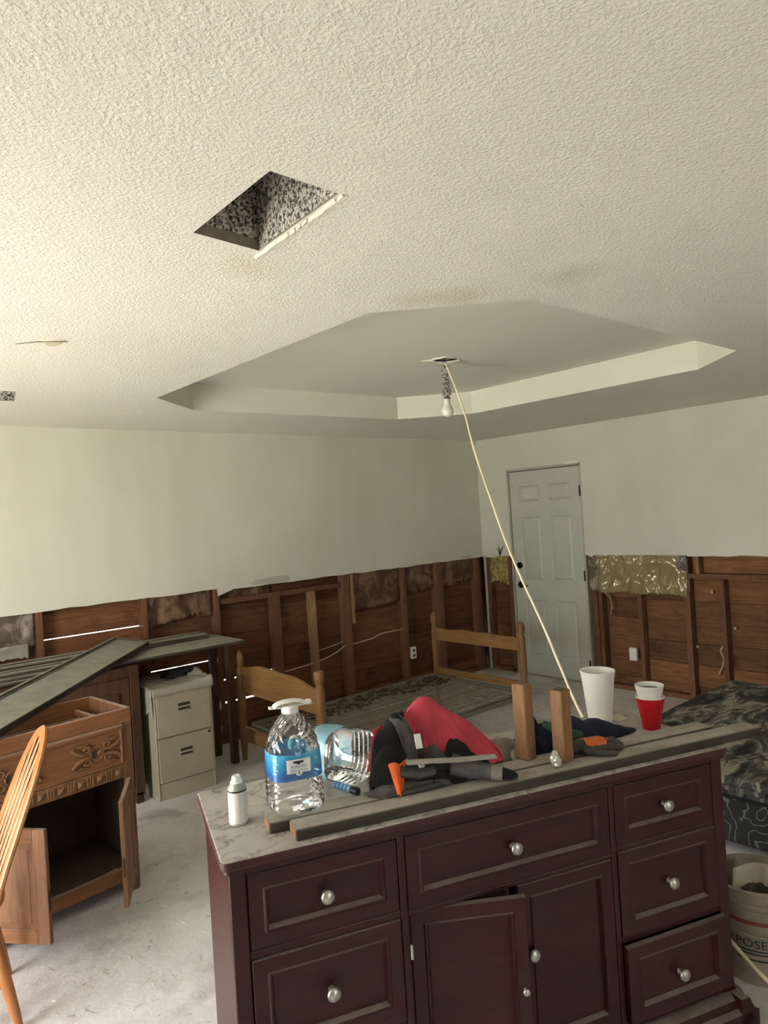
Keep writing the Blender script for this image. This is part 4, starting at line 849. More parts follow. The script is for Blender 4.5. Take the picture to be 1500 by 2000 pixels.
# crumpled foil
e = empty('foil_wrapper', D(1.018, 0.062, ZB + 0.018), DA, 'crumpled silver foil wrapper between the two standing blocks', 'wrapper')
def crumple(R, sx, sy, sz, seed, name, mat_, parent, loc=(0, 0, 0)):
    bm = bmesh.new(); bmesh.ops.create_icosphere(bm, subdivisions=3, radius=R)
    for v in bm.verts:
        d = 1 + 0.55 * noise.noise(v.co * (2.2 / R) + Vector((seed, seed, 0))); v.co = Vector((v.co.x * sx * d, v.co.y * sy * d, v.co.z * sz * d))
    m = MB(); bm.verts.index_update(); m.add([v.co for v in bm.verts], [tuple(v.index for v in f.verts) for f in bm.faces]); bm.free()
    return m.build(name, mat_, parent, loc=loc)
crumple(0.020, 0.8, 0.6, 0.9, 3, 'foil', M['foil'], e); crumple(0.011, 1.0, 0.4, 0.8, 8, 'foil_tip', M['foil'], e, (-0.002, 0.002, 0.024))

# ---- gloves, grip and foam cups at the far end
e = empty('navy_cloth', DO, DA, 'dark navy knit cloth heaped behind the standing wood blocks', 'cloth')
lump('knit', M['navy_cloth'], e, [(0.99, 0.25), (1.06, 0.20), (1.14, 0.205), (1.20, 0.25), (1.19, 0.33), (1.12, 0.38), (1.03, 0.36)], (1.09, 0.29), peak([(1.055, 0.27, 0.115, 0.06), (1.12, 0.27, 0.08, 0.07), (1.08, 0.31, 0.125, 0.05)]), 0.014, 31, zb=T + 0.001)
e = empty('navy_glove', DO, DA, 'dark navy glove lying flat between the green grip and the large foam cup', 'glove')
lump('cloth', M['navy_cloth'], e, [(1.17, 0.30), (1.24, 0.25), (1.33, 0.245), (1.43, 0.255), (1.50, 0.275), (1.505, 0.30), (1.43, 0.32), (1.36, 0.36), (1.28, 0.405), (1.20, 0.38)], (1.29, 0.315), peak([(1.24, 0.33, 0.085, 0.10), (1.34, 0.30, 0.06, 0.09), (1.45, 0.285, 0.028, 0.08)]), 0.009, 35, zb=T + 0.004)
e = empty('tool_grip', DO, DA, 'dark green rubber tool grip lying on the gloves', 'tool')
MB().tube([(1.11, 0.265, ZB + 0.062), (1.135, 0.235, ZB + 0.052), (1.17, 0.20, ZB + 0.036), (1.195, 0.178, ZB + 0.027), (1.205, 0.168, ZB + 0.024)], [0.014, 0.020, 0.021, 0.022, 0.010], 16).build('grip', M['green_grip'], e, smooth=True, angle=60)
for t_ in (0.3, 0.55, 0.8): MB().lathe([(0.0212, -0.003), (0.0222, 0), (0.0212, 0.003)], 16, m=Matrix.Translation((1.11 + 0.09 * t_, 0.265 - 0.095 * t_, ZB + 0.062 - 0.036 * t_)) @ Vector((0.09, -0.092, -0.036)).to_track_quat('Z', 'Y').to_matrix().to_4x4()).build('grip_ring', M['green_grip'], e, smooth=True)
g = empty('work_glove', D(1.175, 0.118, ZB), DA - 0.12, 'grey rubber work glove with an orange back on the front board', 'glove')
def capsule(m, a, b, r0, r1, n=12):
    a, b = Vector(a), Vector(b); t = (b - a).normalized(); pts = [a - t * r0 * 0.9, a - t * r0 * 0.5, a, a.lerp(b, 0.5), b, b + t * r1 * 0.55, b + t * r1 * 0.92]
    m.tube(pts, [r0 * 0.35, r0 * 0.8, r0, (r0 + r1) / 2 * 0.98, r1, r1 * 0.78, r1 * 0.3], n)
m = MB(); capsule(m, (-0.05, 0.005, 0.020), (0.045, 0.0, 0.022), 0.022, 0.026); capsule(m, (-0.02, 0.025, 0.020), (0.05, 0.022, 0.020), 0.019, 0.021); capsule(m, (-0.02, -0.02, 0.017), (0.045, -0.02, 0.017), 0.016, 0.018)
for (y0, y1, L, z) in ((0.030, 0.042, 0.060, 0.014), (0.012, 0.018, 0.072, 0.015), (-0.008, -0.006, 0.068, 0.014), (-0.026, -0.030, 0.052, 0.012)):
    capsule(m, (0.05, y0, 0.017), (0.05 + L * 0.55, (y0 + y1) / 2, z + 0.004), 0.0115, 0.011); capsule(m, (0.05 + L * 0.55, (y0 + y1) / 2, z + 0.004), (0.05 + L, y1, 0.0115), 0.011, 0.0095)
capsule(m, (-0.02, -0.026, 0.016), (0.028, -0.058, 0.0135), 0.014, 0.0115); capsule(m, (0.028, -0.058, 0.0135), (0.058, -0.068, 0.0115), 0.0115, 0.0105)
o = m.build('rubber_hand', M['glove_two'], g, smooth=True); mod(o, 'REMESH', mode='VOXEL', voxel_size=0.0028, use_smooth_shade=True); mod(o, 'SMOOTH', factor=0.6, iterations=3)
MB().lathe([(0.023, -0.006), (0.026, 0.0), (0.023, 0.006)], 16, m=Matrix.Translation((-0.062, 0.005, 0.022)) @ Matrix.Rotation(PI / 2, 4, 'Y')).build('knit_cuff', M['navy_cloth'], g, smooth=True)
e = empty('dark_ball', D(1.33, 0.20, T + 0.022), DA, 'small dark scrap of leather beside the work glove fingers', 'scrap')
crumple(0.018, 1.2, 0.7, 0.6, 12, 'leather', M['glove_grey'], e)
def cup(name, loc, rb, rt, h, mat_, label, lip=0.004, inner=None, rings=()):
    e = empty(name, loc, 0, label, 'cup')
    pr = [(0.001, 0.003), (rb * 0.9, 0.003), (rb, 0.0)]
    for k in range(1, 25):
        t_ = k / 24; r = rb + (rt - rb) * t_
        for (a, dr_) in rings:
            if t_ > a: r += dr_
        pr.append((r, h * t_))
    MB().lathe(pr, 48).build('wall', mat_, e, smooth=True, angle=30)
    MB().lathe([(rt + 0.001, h - lip * 1.6), (rt + lip, h - lip), (rt + lip, h), (rt + lip * 0.4, h + lip * 0.6), (rt - lip, h), (rt - lip, h - lip)], 48).build('rim', mat_ if inner is None else inner, e, smooth=True)
    MB().lathe([(rt - lip, h - lip)] + [(rb + (rt - rb) * t_ - lip, h * t_) for t_ in (0.8, 0.5, 0.2, 0.05)] + [(0.001, 0.008)], 48).build('inside', inner or mat_, e, smooth=True)
    return e
cup('foam_cup', D(1.482, 0.447, T), 0.043, 0.0625, 0.190, M['foam'], 'large plain white foam cup at the back corner of the dresser', 0.0028, rings=((0.90, 0.0012),))
rc = cup('party_cup', D(1.575, 0.278, T), 0.030, 0.0475, 0.116, M['red_cup'], 'red plastic party cup with a foam cup nested inside it', 0.003, M['white_plastic'], rings=((0.3, 0.001), (0.55, 0.001), (0.8, 0.001)))
fc = cup('foam_cup', D(1.575, 0.278, T + 0.030), 0.0265, 0.047, 0.126, M['foam'], 'small white foam cup nested inside the red party cup', 0.003, rings=((0.86, 0.0012), (0.70, 0.001)))
MB().lathe([(0.0415, 0.112), (0.001, 0.112)], 40).build('drink_surface', M['grey_bag'], fc)
e = empty('paper_scrap', D(1.548, 0.438, T + 0.001), DA + 0.4, 'cream scrap of paper beside the foot of the large foam cup', 'paper')
MB().prism([(-0.03, -0.03), (0.015, -0.045), (0.045, 0.01), (0.01, 0.035), (-0.028, 0.02)], lambda x, y: (x, y, 0.0), lambda x, y: (x, y, 0.0012 + 0.06 * max(0, x))).build('sheet', M['paper'], e)

# ---- iron-sprung bed with wooden head and foot boards
bed = empty('bed_frame', (2.54, 3.65, 0), 0, 'bare wooden bed frame with an exposed wire spring deck by the stripped wall', 'bed')
def post(x, y, h, finial=True, m_='bed_post'):
    p = [(0.018, 0.0), (0.020, 0.05), (0.026, 0.12), (0.030, 0.20), (0.030, 0.30), (0.026, 0.33), (0.030, 0.36), (0.032, 0.50), (0.031, 0.66), (0.022, 0.685), (0.024, 0.695)]
    p += [(0.030, 0.71), (0.033, 0.74), (0.026, h - 0.025), (0.012, h - 0.01), (0.001, h)] if finial else [(0.031, 0.71), (0.035, 0.735), (0.034, h - 0.012), (0.028, h), (0.001, h)]
    return MB().lathe(p, 18, cap0=True).build('post', M[m_], bed, smooth=True, loc=(x - 2.54, y - 3.65, 0))
post(2.54, 4.65, 0.80); post(2.54, 3.65, 0.775, False); post(4.55, 4.65, 0.815); post(4.55, 3.65, 0.80)
def board(name, x, prof_top, zb, th=0.026):
    pts = prof_top + [(q[0], zb) for q in reversed(prof_top)]
    return MB().prism(pts, lambda y, z: (x - 2.54 - th / 2, y - 3.65, z), lambda y, z: (x - 2.54 + th / 2, y - 3.65, z)).build(name, M['bed'], bed)
board('footboard_panel', 2.54, [(3.67, 0.655), (3.75, 0.66), (3.85, 0.685), (3.95, 0.70), (4.10, 0.702), (4.25, 0.712), (4.40, 0.716), (4.50, 0.695), (4.56, 0.685), (4.63, 0.684)], 0.50)
hp = [(3.67, 0.65)] + [(3.72 + 0.86 * k / 30, 0.655 + 0.012 * math.sin(PI * k / 30) + 0.004 * math.cos(k * 2 * PI / 10)) for k in range(31)] + [(4.63, 0.66)]
board('headboard_rail', 4.55, hp, 0.555); board('foot_rail', 2.54, [(3.67, 0.25), (4.63, 0.25)], 0.15); board('head_rail', 4.56, [(3.67, 0.30), (4.63, 0.30)], 0.245)
SX0, SX1, SY0, SY1, SZ = 2.60, 4.50, 3.57, 4.63, 0.250
ang = MB().box(SX0, SX1, SY0, SY0 + 0.004, SZ - 0.045, SZ).box(SX0, SX1, SY0, SY0 + 0.03, SZ - 0.004, SZ)
ang.v = [(x - 2.54, y - 3.65, z) for x, y, z in ang.v]; ang.build('side_angle_iron', M['angle_iron'], bed)
ang = MB().box(SX0, SX1, SY1 - 0.004, SY1, SZ - 0.045, SZ + 0.012).box(SX0, SX1, SY1 - 0.03, SY1, SZ - 0.004, SZ); ang.v = [(x - 2.54, y - 3.65, z) for x, y, z in ang.v]; ang.build('side_angle_iron', M['spring_steel'], bed)
for x in (SX0, SX1):
    ang = MB().box(x - 0.015, x + 0.015, SY0, SY1, SZ - 0.035, SZ - 0.002); ang.v = [(x_ - 2.54, y - 3.65, z) for x_, y, z in ang.v]; ang.build('end_angle_iron', M['angle_iron'], bed)
NW = 44                                                           # long deck wires with hooked end springs
wire = MB().tube([(0, 0, 0), (0.6, 0, -0.010), (1.2, 0, -0.012), (1.66, 0, -0.004)], 0.0035, 5); w0 = None
spr = [(0.016 * math.cos(a) * 0.5, 0.006 * math.sin(a), 0) for a in (0,)]
coil = [(0.10 * k / 40, 0.0075 * math.cos(k * 1.05), 0.0075 * math.sin(k * 1.05)) for k in range(41)]
cl = MB().tube(coil, 0.0024, 4)
wo = wire.build('deck_wire', M['spring_steel'], bed, loc=(SX0 + 0.12 - 2.54, SY0 + 0.04 - 3.65, SZ - 0.004)); co = cl.build('end_spring', M['spring_steel'], bed, loc=(SX1 - 0.115 - 2.54, SY0 + 0.04 - 3.65, SZ - 0.006))
for k in range(NW):
    y = SY0 + 0.04 + (SY1 - SY0 - 0.08) * k / (NW - 1) - 3.65
    if k: copy_obj(wo, bed, (SX0 + 0.12 - 2.54, y + random.uniform(-0.003, 0.003), SZ - 0.004 + random.uniform(-0.003, 0.003)))
    if k and k % 2 == 0: copy_obj(co, bed, (SX1 - 0.115 - 2.54, y, SZ - 0.006))
    if k % 2 == 0: copy_obj(co, bed, (SX0 + 0.015 - 2.54, y, SZ - 0.006))
cr = MB().tube([(0, 0, 0), (0, SY1 - SY0 - 0.06, 0)], 0.004, 5).build('cross_wire', M['spring_steel'], bed, loc=(0.25, SY0 + 0.03 - 3.65, SZ - 0.002))
for k in range(1, 9): copy_obj(cr, bed, (0.25 + 0.19 * k, SY0 + 0.03 - 3.65, SZ - 0.008))
lp = []
for k in range(25): a = 2 * PI * k / 24; lp.append((0.028 * math.cos(a), 0.0, 0.045 + 0.045 * math.sin(a)))
MB().tube(lp, 0.006, 6).build('wire_loop', M['tan'], bed, smooth=True, loc=(3.55 - 2.54, 3.74 - 3.65, SZ - 0.01), rz=-0.8)
m = MB()
for k in range(160):
    x = random.uniform(2.7, 4.45); y = random.uniform(4.30, 4.60) + 0.03 * random.random(); s_ = random.uniform(0.01, 0.04); a = random.uniform(0, PI)
    m.box(-s_, s_, -0.006, 0.006, 0, 0.008, m=Matrix.Translation((x - 2.54, y - 3.65, SZ - 0.003)) @ Matrix.Rotation(a, 4, 'Z') @ Matrix.Rotation(random.uniform(-.3, .3), 4, 'Y'))
o = m.build('rust_flakes', M['dark_inside'], bed); o['kind'] = 'stuff'
MB().box(-0.02, 0.02, -0.012, 0.012, 0.0, 0.24).build('centre_leg', M['dark_hinge'], bed, loc=(3.75 - 2.54, 4.10 - 3.65, 0))

# ---- filing cabinet
fcab = empty('filing_cabinet', (1.770, 4.375, 0), math.radians(-2.5), 'beige two-drawer steel filing cabinet with torn plastic over its top', 'filing cabinet')
W, Dp, Hh = 0.390, 0.45, 0.700
b = MB().box(0, 0.012, 0.0, Dp, 0, Hh, b=0.003).box(W - 0.012, W, 0.0, Dp, 0, Hh, b=0.003).box(0, W, 0.0, Dp, Hh - 0.014, Hh, b=0.003).box(0, W, Dp - 0.01, Dp, 0, Hh).box(0.006, W - 0.006, 0.004, 0.02, 0.0, 0.105, b=0.002).box(0.01, W - 0.01, 0.012, 0.03, 0.01, Hh - 0.01)
b.build('cabinet_shell', M['beige_steel'], fcab)
for (z0, z1) in ((0.110, 0.388), (0.394, 0.684)):
    d_ = MB().box(0.014, W - 0.014, -0.004, 0.014, z0, z1, b=0.003).build('drawer', M['beige_steel'], fcab); zc = z0 + 0.60 * (z1 - z0)
    MB().box(W / 2 - 0.040, W / 2 + 0.040, -0.006, -0.003, zc - 0.020, zc + 0.026, b=0.001).build('handle_recess', M['dark_slot'], d_)
    MB().box(W / 2 - 0.043, W / 2 + 0.043, -0.014, -0.004, zc - 0.002, zc + 0.007, b=0.002).box(W / 2 - 0.042, W / 2 + 0.042, -0.008, -0.003, zc - 0.026, zc - 0.019, b=0.001).build('pull', M['beige_steel'], d_)
MB().lathe([(0.008, 0), (0.008, 0.006), (0.001, 0.007)], 14, m=Matrix.Translation((W - 0.035, -0.004, 0.370)) @ Matrix.Rotation(PI / 2, 4, 'X')).build('lock', M['dark_hinge'], fcab)
pb = empty('plastic_wrap', (1.770, 4.375, Hh), math.radians(-2.5), 'torn cloudy plastic bag draped over the filing cabinet', 'plastic bag')
def wrap(i, j):
    x = -0.012 + 0.414 * i; s_ = j * 0.50
    n1 = noise.noise(Vector((i * 6, j * 6, 1))); n2 = abs(noise.noise(Vector((i * 13, j * 11, 4))))
    if s_ < 0.04: return (x, -0.010 - 0.006 * n2, 0.004 - (0.04 - s_) - 0.03 * abs(noise.noise(Vector((i * 5, 2, 2)))))
    return (x, -0.008 + (s_ - 0.04), 0.008 + 0.012 * n2 + 0.05 * max(0, i - 0.55) * (1 if s_ < 0.2 else 1.6) * (1 + n1))
o = MB().grid(wrap, 28, 26).build('top_film', M['poly_clear'], pb, smooth=True, angle=70); mod(o, 'SOLIDIFY', thickness=0.001)
o = MB().grid(lambda i, j: (-0.008 - 0.012 * abs(noise.noise(Vector((i * 8, j * 5, 7)))) - 0.004, 0.0 + 0.44 * i, 0.012 - 0.30 * j * (0.6 + 0.4 * noise.noise(Vector((i * 4, 1, 1))))), 20, 16).build('side_film', M['poly_clear'], pb, smooth=True, angle=70); mod(o, 'SOLIDIFY', thickness=0.001)
bb = empty('black_bag', (1.770, 4.375, Hh), math.radians(-2.5), 'crumpled black bag on top of the filing cabinet', 'bag')
crumple(0.075, 1.5, 0.9, 0.42, 5, 'bag_cloth', M['black_cloth'], bb, (0.275, 0.26, 0.035))

# ---- dark cabinet under the boards, boards on top, leaning shelf panel
dc = empty('dark_cabinet', (0.45, 4.46, 0), 0, 'dark stained wooden cabinet beneath the grey boards, behind the oak vanity', 'cabinet')
W2 = 1.27
MB().box(0, W2, 0.02, 0.50, 0.07, 0.868).build('carcass', M['dark_wood'], dc)
for (a, b_) in ((0, 0.06), (0.60, 0.67), (W2 - 0.06, W2)): MB().box(a, b_, 0.0, 0.03, 0.05, 0.868, b=0.003).build('stile', M['dark_wood'], dc)
for (a, b_) in ((0.06, 0.60), (0.67, W2 - 0.06)):
    dp_ = MB().box(a + 0.003, b_ - 0.003, 0.004, 0.028, 0.10, 0.80, b=0.003).build('door', M['dark_wood'], dc)
    MB().box(a + 0.07, b_ - 0.07, -0.006, 0.006, 0.18, 0.72, b=0.006).build('raised_panel', M['dark_wood'], dp_)
    knob(dp_, a + 0.04, 0.004, 0.46)
MB().box(0.061, W2 - 0.061, 0.001, 0.03, 0.803, 0.868, b=0.002).build('top_rail', M['dark_wood'], dc)
for x in (0.02, W2 - 0.06): MB().box(x, x + 0.05, 0.0, 0.05, 0.0, 0.07, b=0.004).build('foot', M['dark_wood'], dc)
tb = empty('long_table', (0.30, 4.54, 0), 0, 'long narrow table with a dusty grey moulded top along the stripped wall', 'table')
MB().box(0, 2.20, 0, 0.50, 0.872, 0.892, b=0.004).build('table_top', M['grey_shelf'], tb)
MB().prism([(0.0, 0.872), (-0.012, 0.874), (-0.016, 0.883), (-0.012, 0.892), (0.0, 0.894)], lambda y, z: (0, y, z), lambda y, z: (2.215, y, z)).build('edge_moulding', M['grey_shelf'], tb)
MB().box(2.19, 2.235, -0.01, 0.50, 0.868, 0.890, b=0.006).build('end_moulding', M['grey_shelf'], tb)
MB().box(1.46, 2.15, 0.36, 0.38, 0.80, 0.872).build('apron', M['dark_wood'], tb)
for (x, y) in ((2.13, 0.34), (2.13, 0.08)): MB().box(x, x + 0.05, y, y + 0.05, 0, 0.872, b=0.004).build('leg', M['dark_wood'], tb)
for (x0, x1, y0, y1, z0, z1, rz, lb_) in ((0.30, 2.42, 4.86, 5.05, 0.893, 0.925, 0.0, 'thick grey board against the wall at the back of the long table'), (0.30, 1.55, 4.66, 4.80, 0.893, 0.915, 0.03, 'short grey board lying in the middle of the long table'), (0.30, 1.30, 4.57, 4.63, 0.893, 0.912, -0.02, 'narrow dark strip along the front edge of the long table')):
    e = empty('grey_board', (x0, y0, z0), rz, lb_, 'board'); MB().box(0, x1 - x0, 0, y1 - y0, 0, z1 - z0, b=0.004).build('board_body', M['grey_shelf'], e)
    MB().box(0, x1 - x0, (y1 - y0) * 0.45, (y1 - y0) * 0.5, z1 - z0 - 0.001, z1 - z0 + 0.006, b=0.001).build('bead', M['grey_shelf'], e)
# shelf panel lying diagonally from the oak vanity to the table
FL, FR = Vector((1.759, 4.98, 0.985)), Vector((1.945, 4.82, 0.945))
dirn = Vector((-0.655, -0.755, -0.018)).normalized(); Wd = (FR - FL).length; side = (FR - FL).normalized(); nrm = dirn.cross(side).normalized(); nrm = nrm if nrm.z > 0 else -nrm
side = nrm.cross(dirn).normalized() if nrm.cross(dirn).dot(side) > 0 else -nrm.cross(dirn).normalized()
e = empty('shelf_panel', (0, 0, 0), 0, 'wide grey panel with raised edges lying diagonally across the table and oak vanity', 'panel')
e.matrix_world = Matrix((( -dirn.x, -side.x, nrm.x, FL.x), (-dirn.y, -side.y, nrm.y, FL.y), (-dirn.z, -side.z, nrm.z, FL.z), (0, 0, 0, 1)))
LP = 2.35
MB().box(-LP, 0, -Wd, 0, -0.014, 0, b=0.003).build('panel_board', M['grey_shelf'], e)
MB().box(-LP, 0, -0.022, 0.0, 0.0, 0.012, b=0.004).build('raised_edge', M['grey_shelf'], e); MB().box(-LP, 0, -0.034, -0.028, 0.0, 0.005, b=0.001).build('bead', M['grey_shelf'], e)
MB().box(-LP, 0.0, -Wd, -Wd + 0.014, -0.03, 0.006, b=0.004).build('raised_edge', M['grey_shelf'], e); MB().box(-0.014, 0, -Wd, 0, -0.01, 0.008, b=0.003).build('end_lip', M['grey_shelf'], e)

# ---- oak vanity without its top
VA = math.radians(6.5)
van = empty('oak_vanity', (0.545, 3.345, 0), VA, 'orange oak vanity without a top, carved drawer front and both doors open', 'vanity')
VW, VD, VH = 0.73, 0.42, 0.875
for (a, b_) in ((0, 0.022), (VW - 0.022, VW)): MB().box(a, b_, 0.01, VD, 0.045, VH, b=0.002).build('side_panel', M['oak_v'], van)
MB().box(0, VW, VD - 0.018, VD, 0.045, VH, b=0.002).build('back_panel', M['oak'], van)
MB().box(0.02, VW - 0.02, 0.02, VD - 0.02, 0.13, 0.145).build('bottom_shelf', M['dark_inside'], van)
MB().box(0.022, 0.026, 0.025, VD - 0.02, 0.145, 0.60).box(VW - 0.026, VW - 0.022, 0.025, VD - 0.02, 0.145, 0.60).box(0.022, VW - 0.022, VD - 0.024, VD - 0.018, 0.145, 0.60).box(0.022, VW - 0.022, 0.03, VD - 0.02, 0.595, 0.60).build('shade_lining', M['dark_inside'], van)  # added dark stained panels; with the shelf they put interior shade into colour
MB().box(0, VW, 0.0, 0.022, 0.808, VH, b=0.003).build('top_rail', M['oak'], van)
for (a, b_) in ((0, 0.045), (VW - 0.045, VW)): MB().box(a, b_, 0, 0.022, 0.04, 0.808, b=0.003).build('stile', M['oak_v'], van)
MB().box(0.045, VW - 0.045, 0, 0.022, 0.06, 0.125, b=0.003).build('bottom_rail', M['oak'], van)
for (x, y) in ((0.0, 0.0), (VW - 0.05, 0.0), (0.0, VD - 0.05), (VW - 0.05, VD - 0.05)): MB().box(x, x + 0.05, y, y + 0.05, 0, 0.05, b=0.006).build('foot', M['oak_v'], van)
for y in (0.10, VD - 0.10): MB().box(0.02, VW - 0.02, y, y + 0.02, 0.77, 0.80).build('brace', M['oak'], van)
MB().box(VW - 0.10, VW - 0.08, 0.02, VD - 0.02, 0.80, 0.825).build('brace', M['oak'], van)
df = MB().box(0.045, VW - 0.045, 0.004, 0.022, 0.615, 0.808).build('drawer_front', M['oak'], van)
MB().prism([(0.004, 0.808), (-0.014, 0.80), (-0.014, 0.790), (-0.004, 0.782), (0.004, 0.775)], lambda y, z: (0.05, y, z), lambda y, z: (VW - 0.05, y, z)).build('cornice_moulding', M['oak'], df)
MB().box(VW - 0.062, VW - 0.05, -0.008, 0.006, 0.625, 0.79, b=0.003).box(0.05, 0.062, -0.008, 0.006, 0.625, 0.79, b=0.003).build('edge_moulding', M['oak_v'], df)
def scroll(cx, cz, sx, sz, name='scroll_carving'):
    pts = []
    for k in range(34): a = k * 0.30; r = 0.020 - 0.0005 * k; pts.append((cx + sx * (0.055 + r * math.cos(a)), -0.0005, cz + sz * (0.028 + r * 0.8 * math.sin(a))))
    pts = [(cx + sx * 0.155, -0.0005, cz + sz * 0.012), (cx + sx * 0.12, -0.001, cz + sz * 0.020)] + pts if False else pts
    m = MB().tube(pts, [0.0062 - 0.0001 * k for k in range(len(pts))], 6)
    m.tube([(cx + sx * 0.03, 0, cz + sz * 0.012), (cx + sx * 0.07, -0.002, cz + sz * 0.010), (cx + sx * 0.11, -0.001, cz + sz * 0.022), (cx + sx * 0.135, 0, cz + sz * 0.040), (cx + sx * 0.125, 0, cz + sz * 0.052)], [0.005, 0.008, 0.009, 0.007, 0.003], 6)
    m.tube([(cx + sx * 0.05, 0, cz + sz * 0.055), (cx + sx * 0.09, -0.001, cz + sz * 0.048), (cx + sx * 0.12, 0, cz + sz * 0.058)], [0.003, 0.007, 0.003], 6)
    m.build(name, M['oak_carved'], df, smooth=True)
for cx in (0.185, VW - 0.175):
    for sx in (-1, 1):
        for sz in (-1, 1): scroll(cx, 0.700, sx * 0.85, sz)
    MB().lathe([(0.034, 0.0), (0.036, 0.005), (0.030, 0.008), (0.028, 0.002), (0.001, 0.001)], 28, m=Matrix.Translation((cx, 0.004, 0.700)) @ Matrix.Rotation(PI / 2, 4, 'X')).build('rosette', M['oak_carved'], df, smooth=True)
    MB().box(cx - 0.026, cx + 0.018, 0.0, 0.005, 0.688, 0.712, b=0.003).build('handle_cutout', M['dark_slot'], df)
    MB().lathe([(0.006, 0), (0.006, 0.008), (0.012, 0.012), (0.012, 0.018), (0.001, 0.021)], 18, m=Matrix.Translation((cx + 0.006, 0.0, 0.703)) @ Matrix.Rotation(PI / 2, 4, 'X')).build('knob', M['oak'] if cx > 0.4 else M['pewter'], df, smooth=True)
fz = MB().box(0.045, VW - 0.045, 0.002, 0.022, 0.550, 0.612).build('frieze', M['oak_carved'], van)
for k in range(14):
    x = 0.055 + k * 0.0445
    if k % 2 == 0:
        for q_ in range(3): MB().box(x + 0.012 * q_, x + 0.012 * q_ + 0.007, -0.004, 0.003, 0.562, 0.602, b=0.002).build('reed', M['oak_carved'], fz)
    else: MB().lathe([(0.022, 0), (0.0215, 0.004), (0.001, 0.012)], 4, m=Matrix.Translation((x + 0.018, 0.002, 0.582)) @ Matrix.Rotation(PI / 2, 4, 'X') @ Matrix.Rotation(PI / 4, 4, 'Z')).build('diamond', M['oak_carved'], fz)
def vdoor(hx, ang, flip):
    """panelled door hung on its stile; opens into the room"""
    w, z0, z1, f = 0.315, 0.085, 0.548, 0.058
    o = empty('door', (hx, -0.004, 0), 0); o.parent = van; o.rotation_euler = (0, 0, ang); s_ = -1 if flip else 1
    X = lambda a, b_: (min(s_ * a, s_ * b_), max(s_ * a, s_ * b_))
    for (a, b_) in ((0, f), (w - f, w)): MB().box(*X(a, b_), -0.020, 0.0, z0, z1, b=0.002).build('door_stile', M['oak_v'], o)
    for (a, b_) in ((z0, z0 + f), (z1 - f, z1)): MB().box(*X(f, w - f), -0.020, 0.0, a, b_, b=0.002).build('door_rail', M['oak'], o)
    MB().box(*X(f - 0.002, w - f + 0.002), -0.016, -0.006, z0 + f - 0.002, z1 - f + 0.002).build('door_panel', M['oak_v'], o)
    MB().box(*X(f + 0.02, w - f - 0.02), -0.0185, -0.003, z0 + f + 0.02, z1 - f - 0.02, b=0.004).build('raised_field', M['oak_v'], o)
    MB().box(*X(w - 0.0005, w + 0.002), -0.014, -0.006, 0.22, 0.30).build('latch_plate', M['dark_hinge'], o)
    if not flip: MB().box(*X(w - 0.03, w - 0.01), 0.0, 0.002, 0.20, 0.36, b=0.001).build('dark_smear', M['dark_slot'], o)
vdoor(0.040, math.radians(-57), False); vdoor(VW - 0.040, math.radians(56), True)

# ---- bow-back chair at the left edge
CA = math.atan2(0.13, -0.99)
ch = empty('wooden_chair', (0.605, 2.98, 0), CA, 'honey coloured bow-back wooden chair cut off by the left edge', 'chair')
sp = []
for k in range(40):
    a = 2 * PI * k / 40; x = 0.215 + 0.205 * math.copysign(abs(math.cos(a)) ** 0.8, math.cos(a)); y = 0.205 * math.copysign(abs(math.sin(a)) ** 0.8, math.sin(a)); sp.append((x, y))
o = MB().prism(sp, lambda x, y: (x, y * 0.94, 0.405), lambda x, y: (x, y, 0.435)).build('seat', M['chair'], ch); mod(o, 'BEVEL', width=0.008, segments=2, limit_method='ANGLE')
for (x0, y0, x1, y1) in ((0.08, 0.135, -0.0, 0.19), (0.08, -0.135, -0.0, -0.19), (0.34, 0.14, 0.40, 0.20), (0.34, -0.14, 0.40, -0.20)):
    t_ = [0, 0.15, 0.35, 0.6, 0.85, 1.0]; MB().tube([(x1 + (x0 - x1) * k, y1 + (y0 - y1) * k, 0.41 * k) for k in t_], [0.013, 0.017, 0.020, 0.021, 0.018, 0.014], 14).build('leg', M['chair'], ch, smooth=True)
MB().tube([(0.03, 0.165, 0.16), (0.37, 0.17, 0.16)], 0.010, 10).build('stretcher', M['chair'], ch, smooth=True); MB().tube([(0.03, -0.165, 0.16), (0.37, -0.17, 0.16)], 0.010, 10).build('stretcher', M['chair'], ch, smooth=True)
bow = []
for k in range(33):
    a = PI * k / 32; yy = -0.185 * math.cos(a); zz = 0.43 + 0.545 * math.sin(a) ** 0.55; bow.append((0.055 - 0.335 * ((zz - 0.43) / 0.545) ** 1.15 * 0.62, yy * (1 if zz > 0.6 else 0.86 + 0.14 * (zz - 0.43) / 0.17), zz))
MB().tube(bow, 0.021, 10, flat=0.6).build('bow', M['chair'], ch, smooth=True)
for k in range(5):
    y0 = -0.11 + 0.055 * k; y1 = -0.125 + 0.0625 * k; zt = 0.43 + 0.545 * math.sqrt(max(0.05, 1 - (y1 / 0.185) ** 2)) ** 0.55; pts = []
    for q_ in range(9): f = q_ / 8; zz = 0.43 + (zt - 0.43) * f; pts.append((0.06 - 0.34 * ((zz - 0.43) / 0.545) ** 1.15 * 0.62, y0 + (y1 - y0) * f, zz))
    MB().tube(pts, [0.007, 0.008, 0.009, 0.012, 0.015, 0.016, 0.014, 0.010, 0.007], 8, flat=0.5, up=(1, 0, 0)).build('spindle', M['chair'], ch, smooth=True)

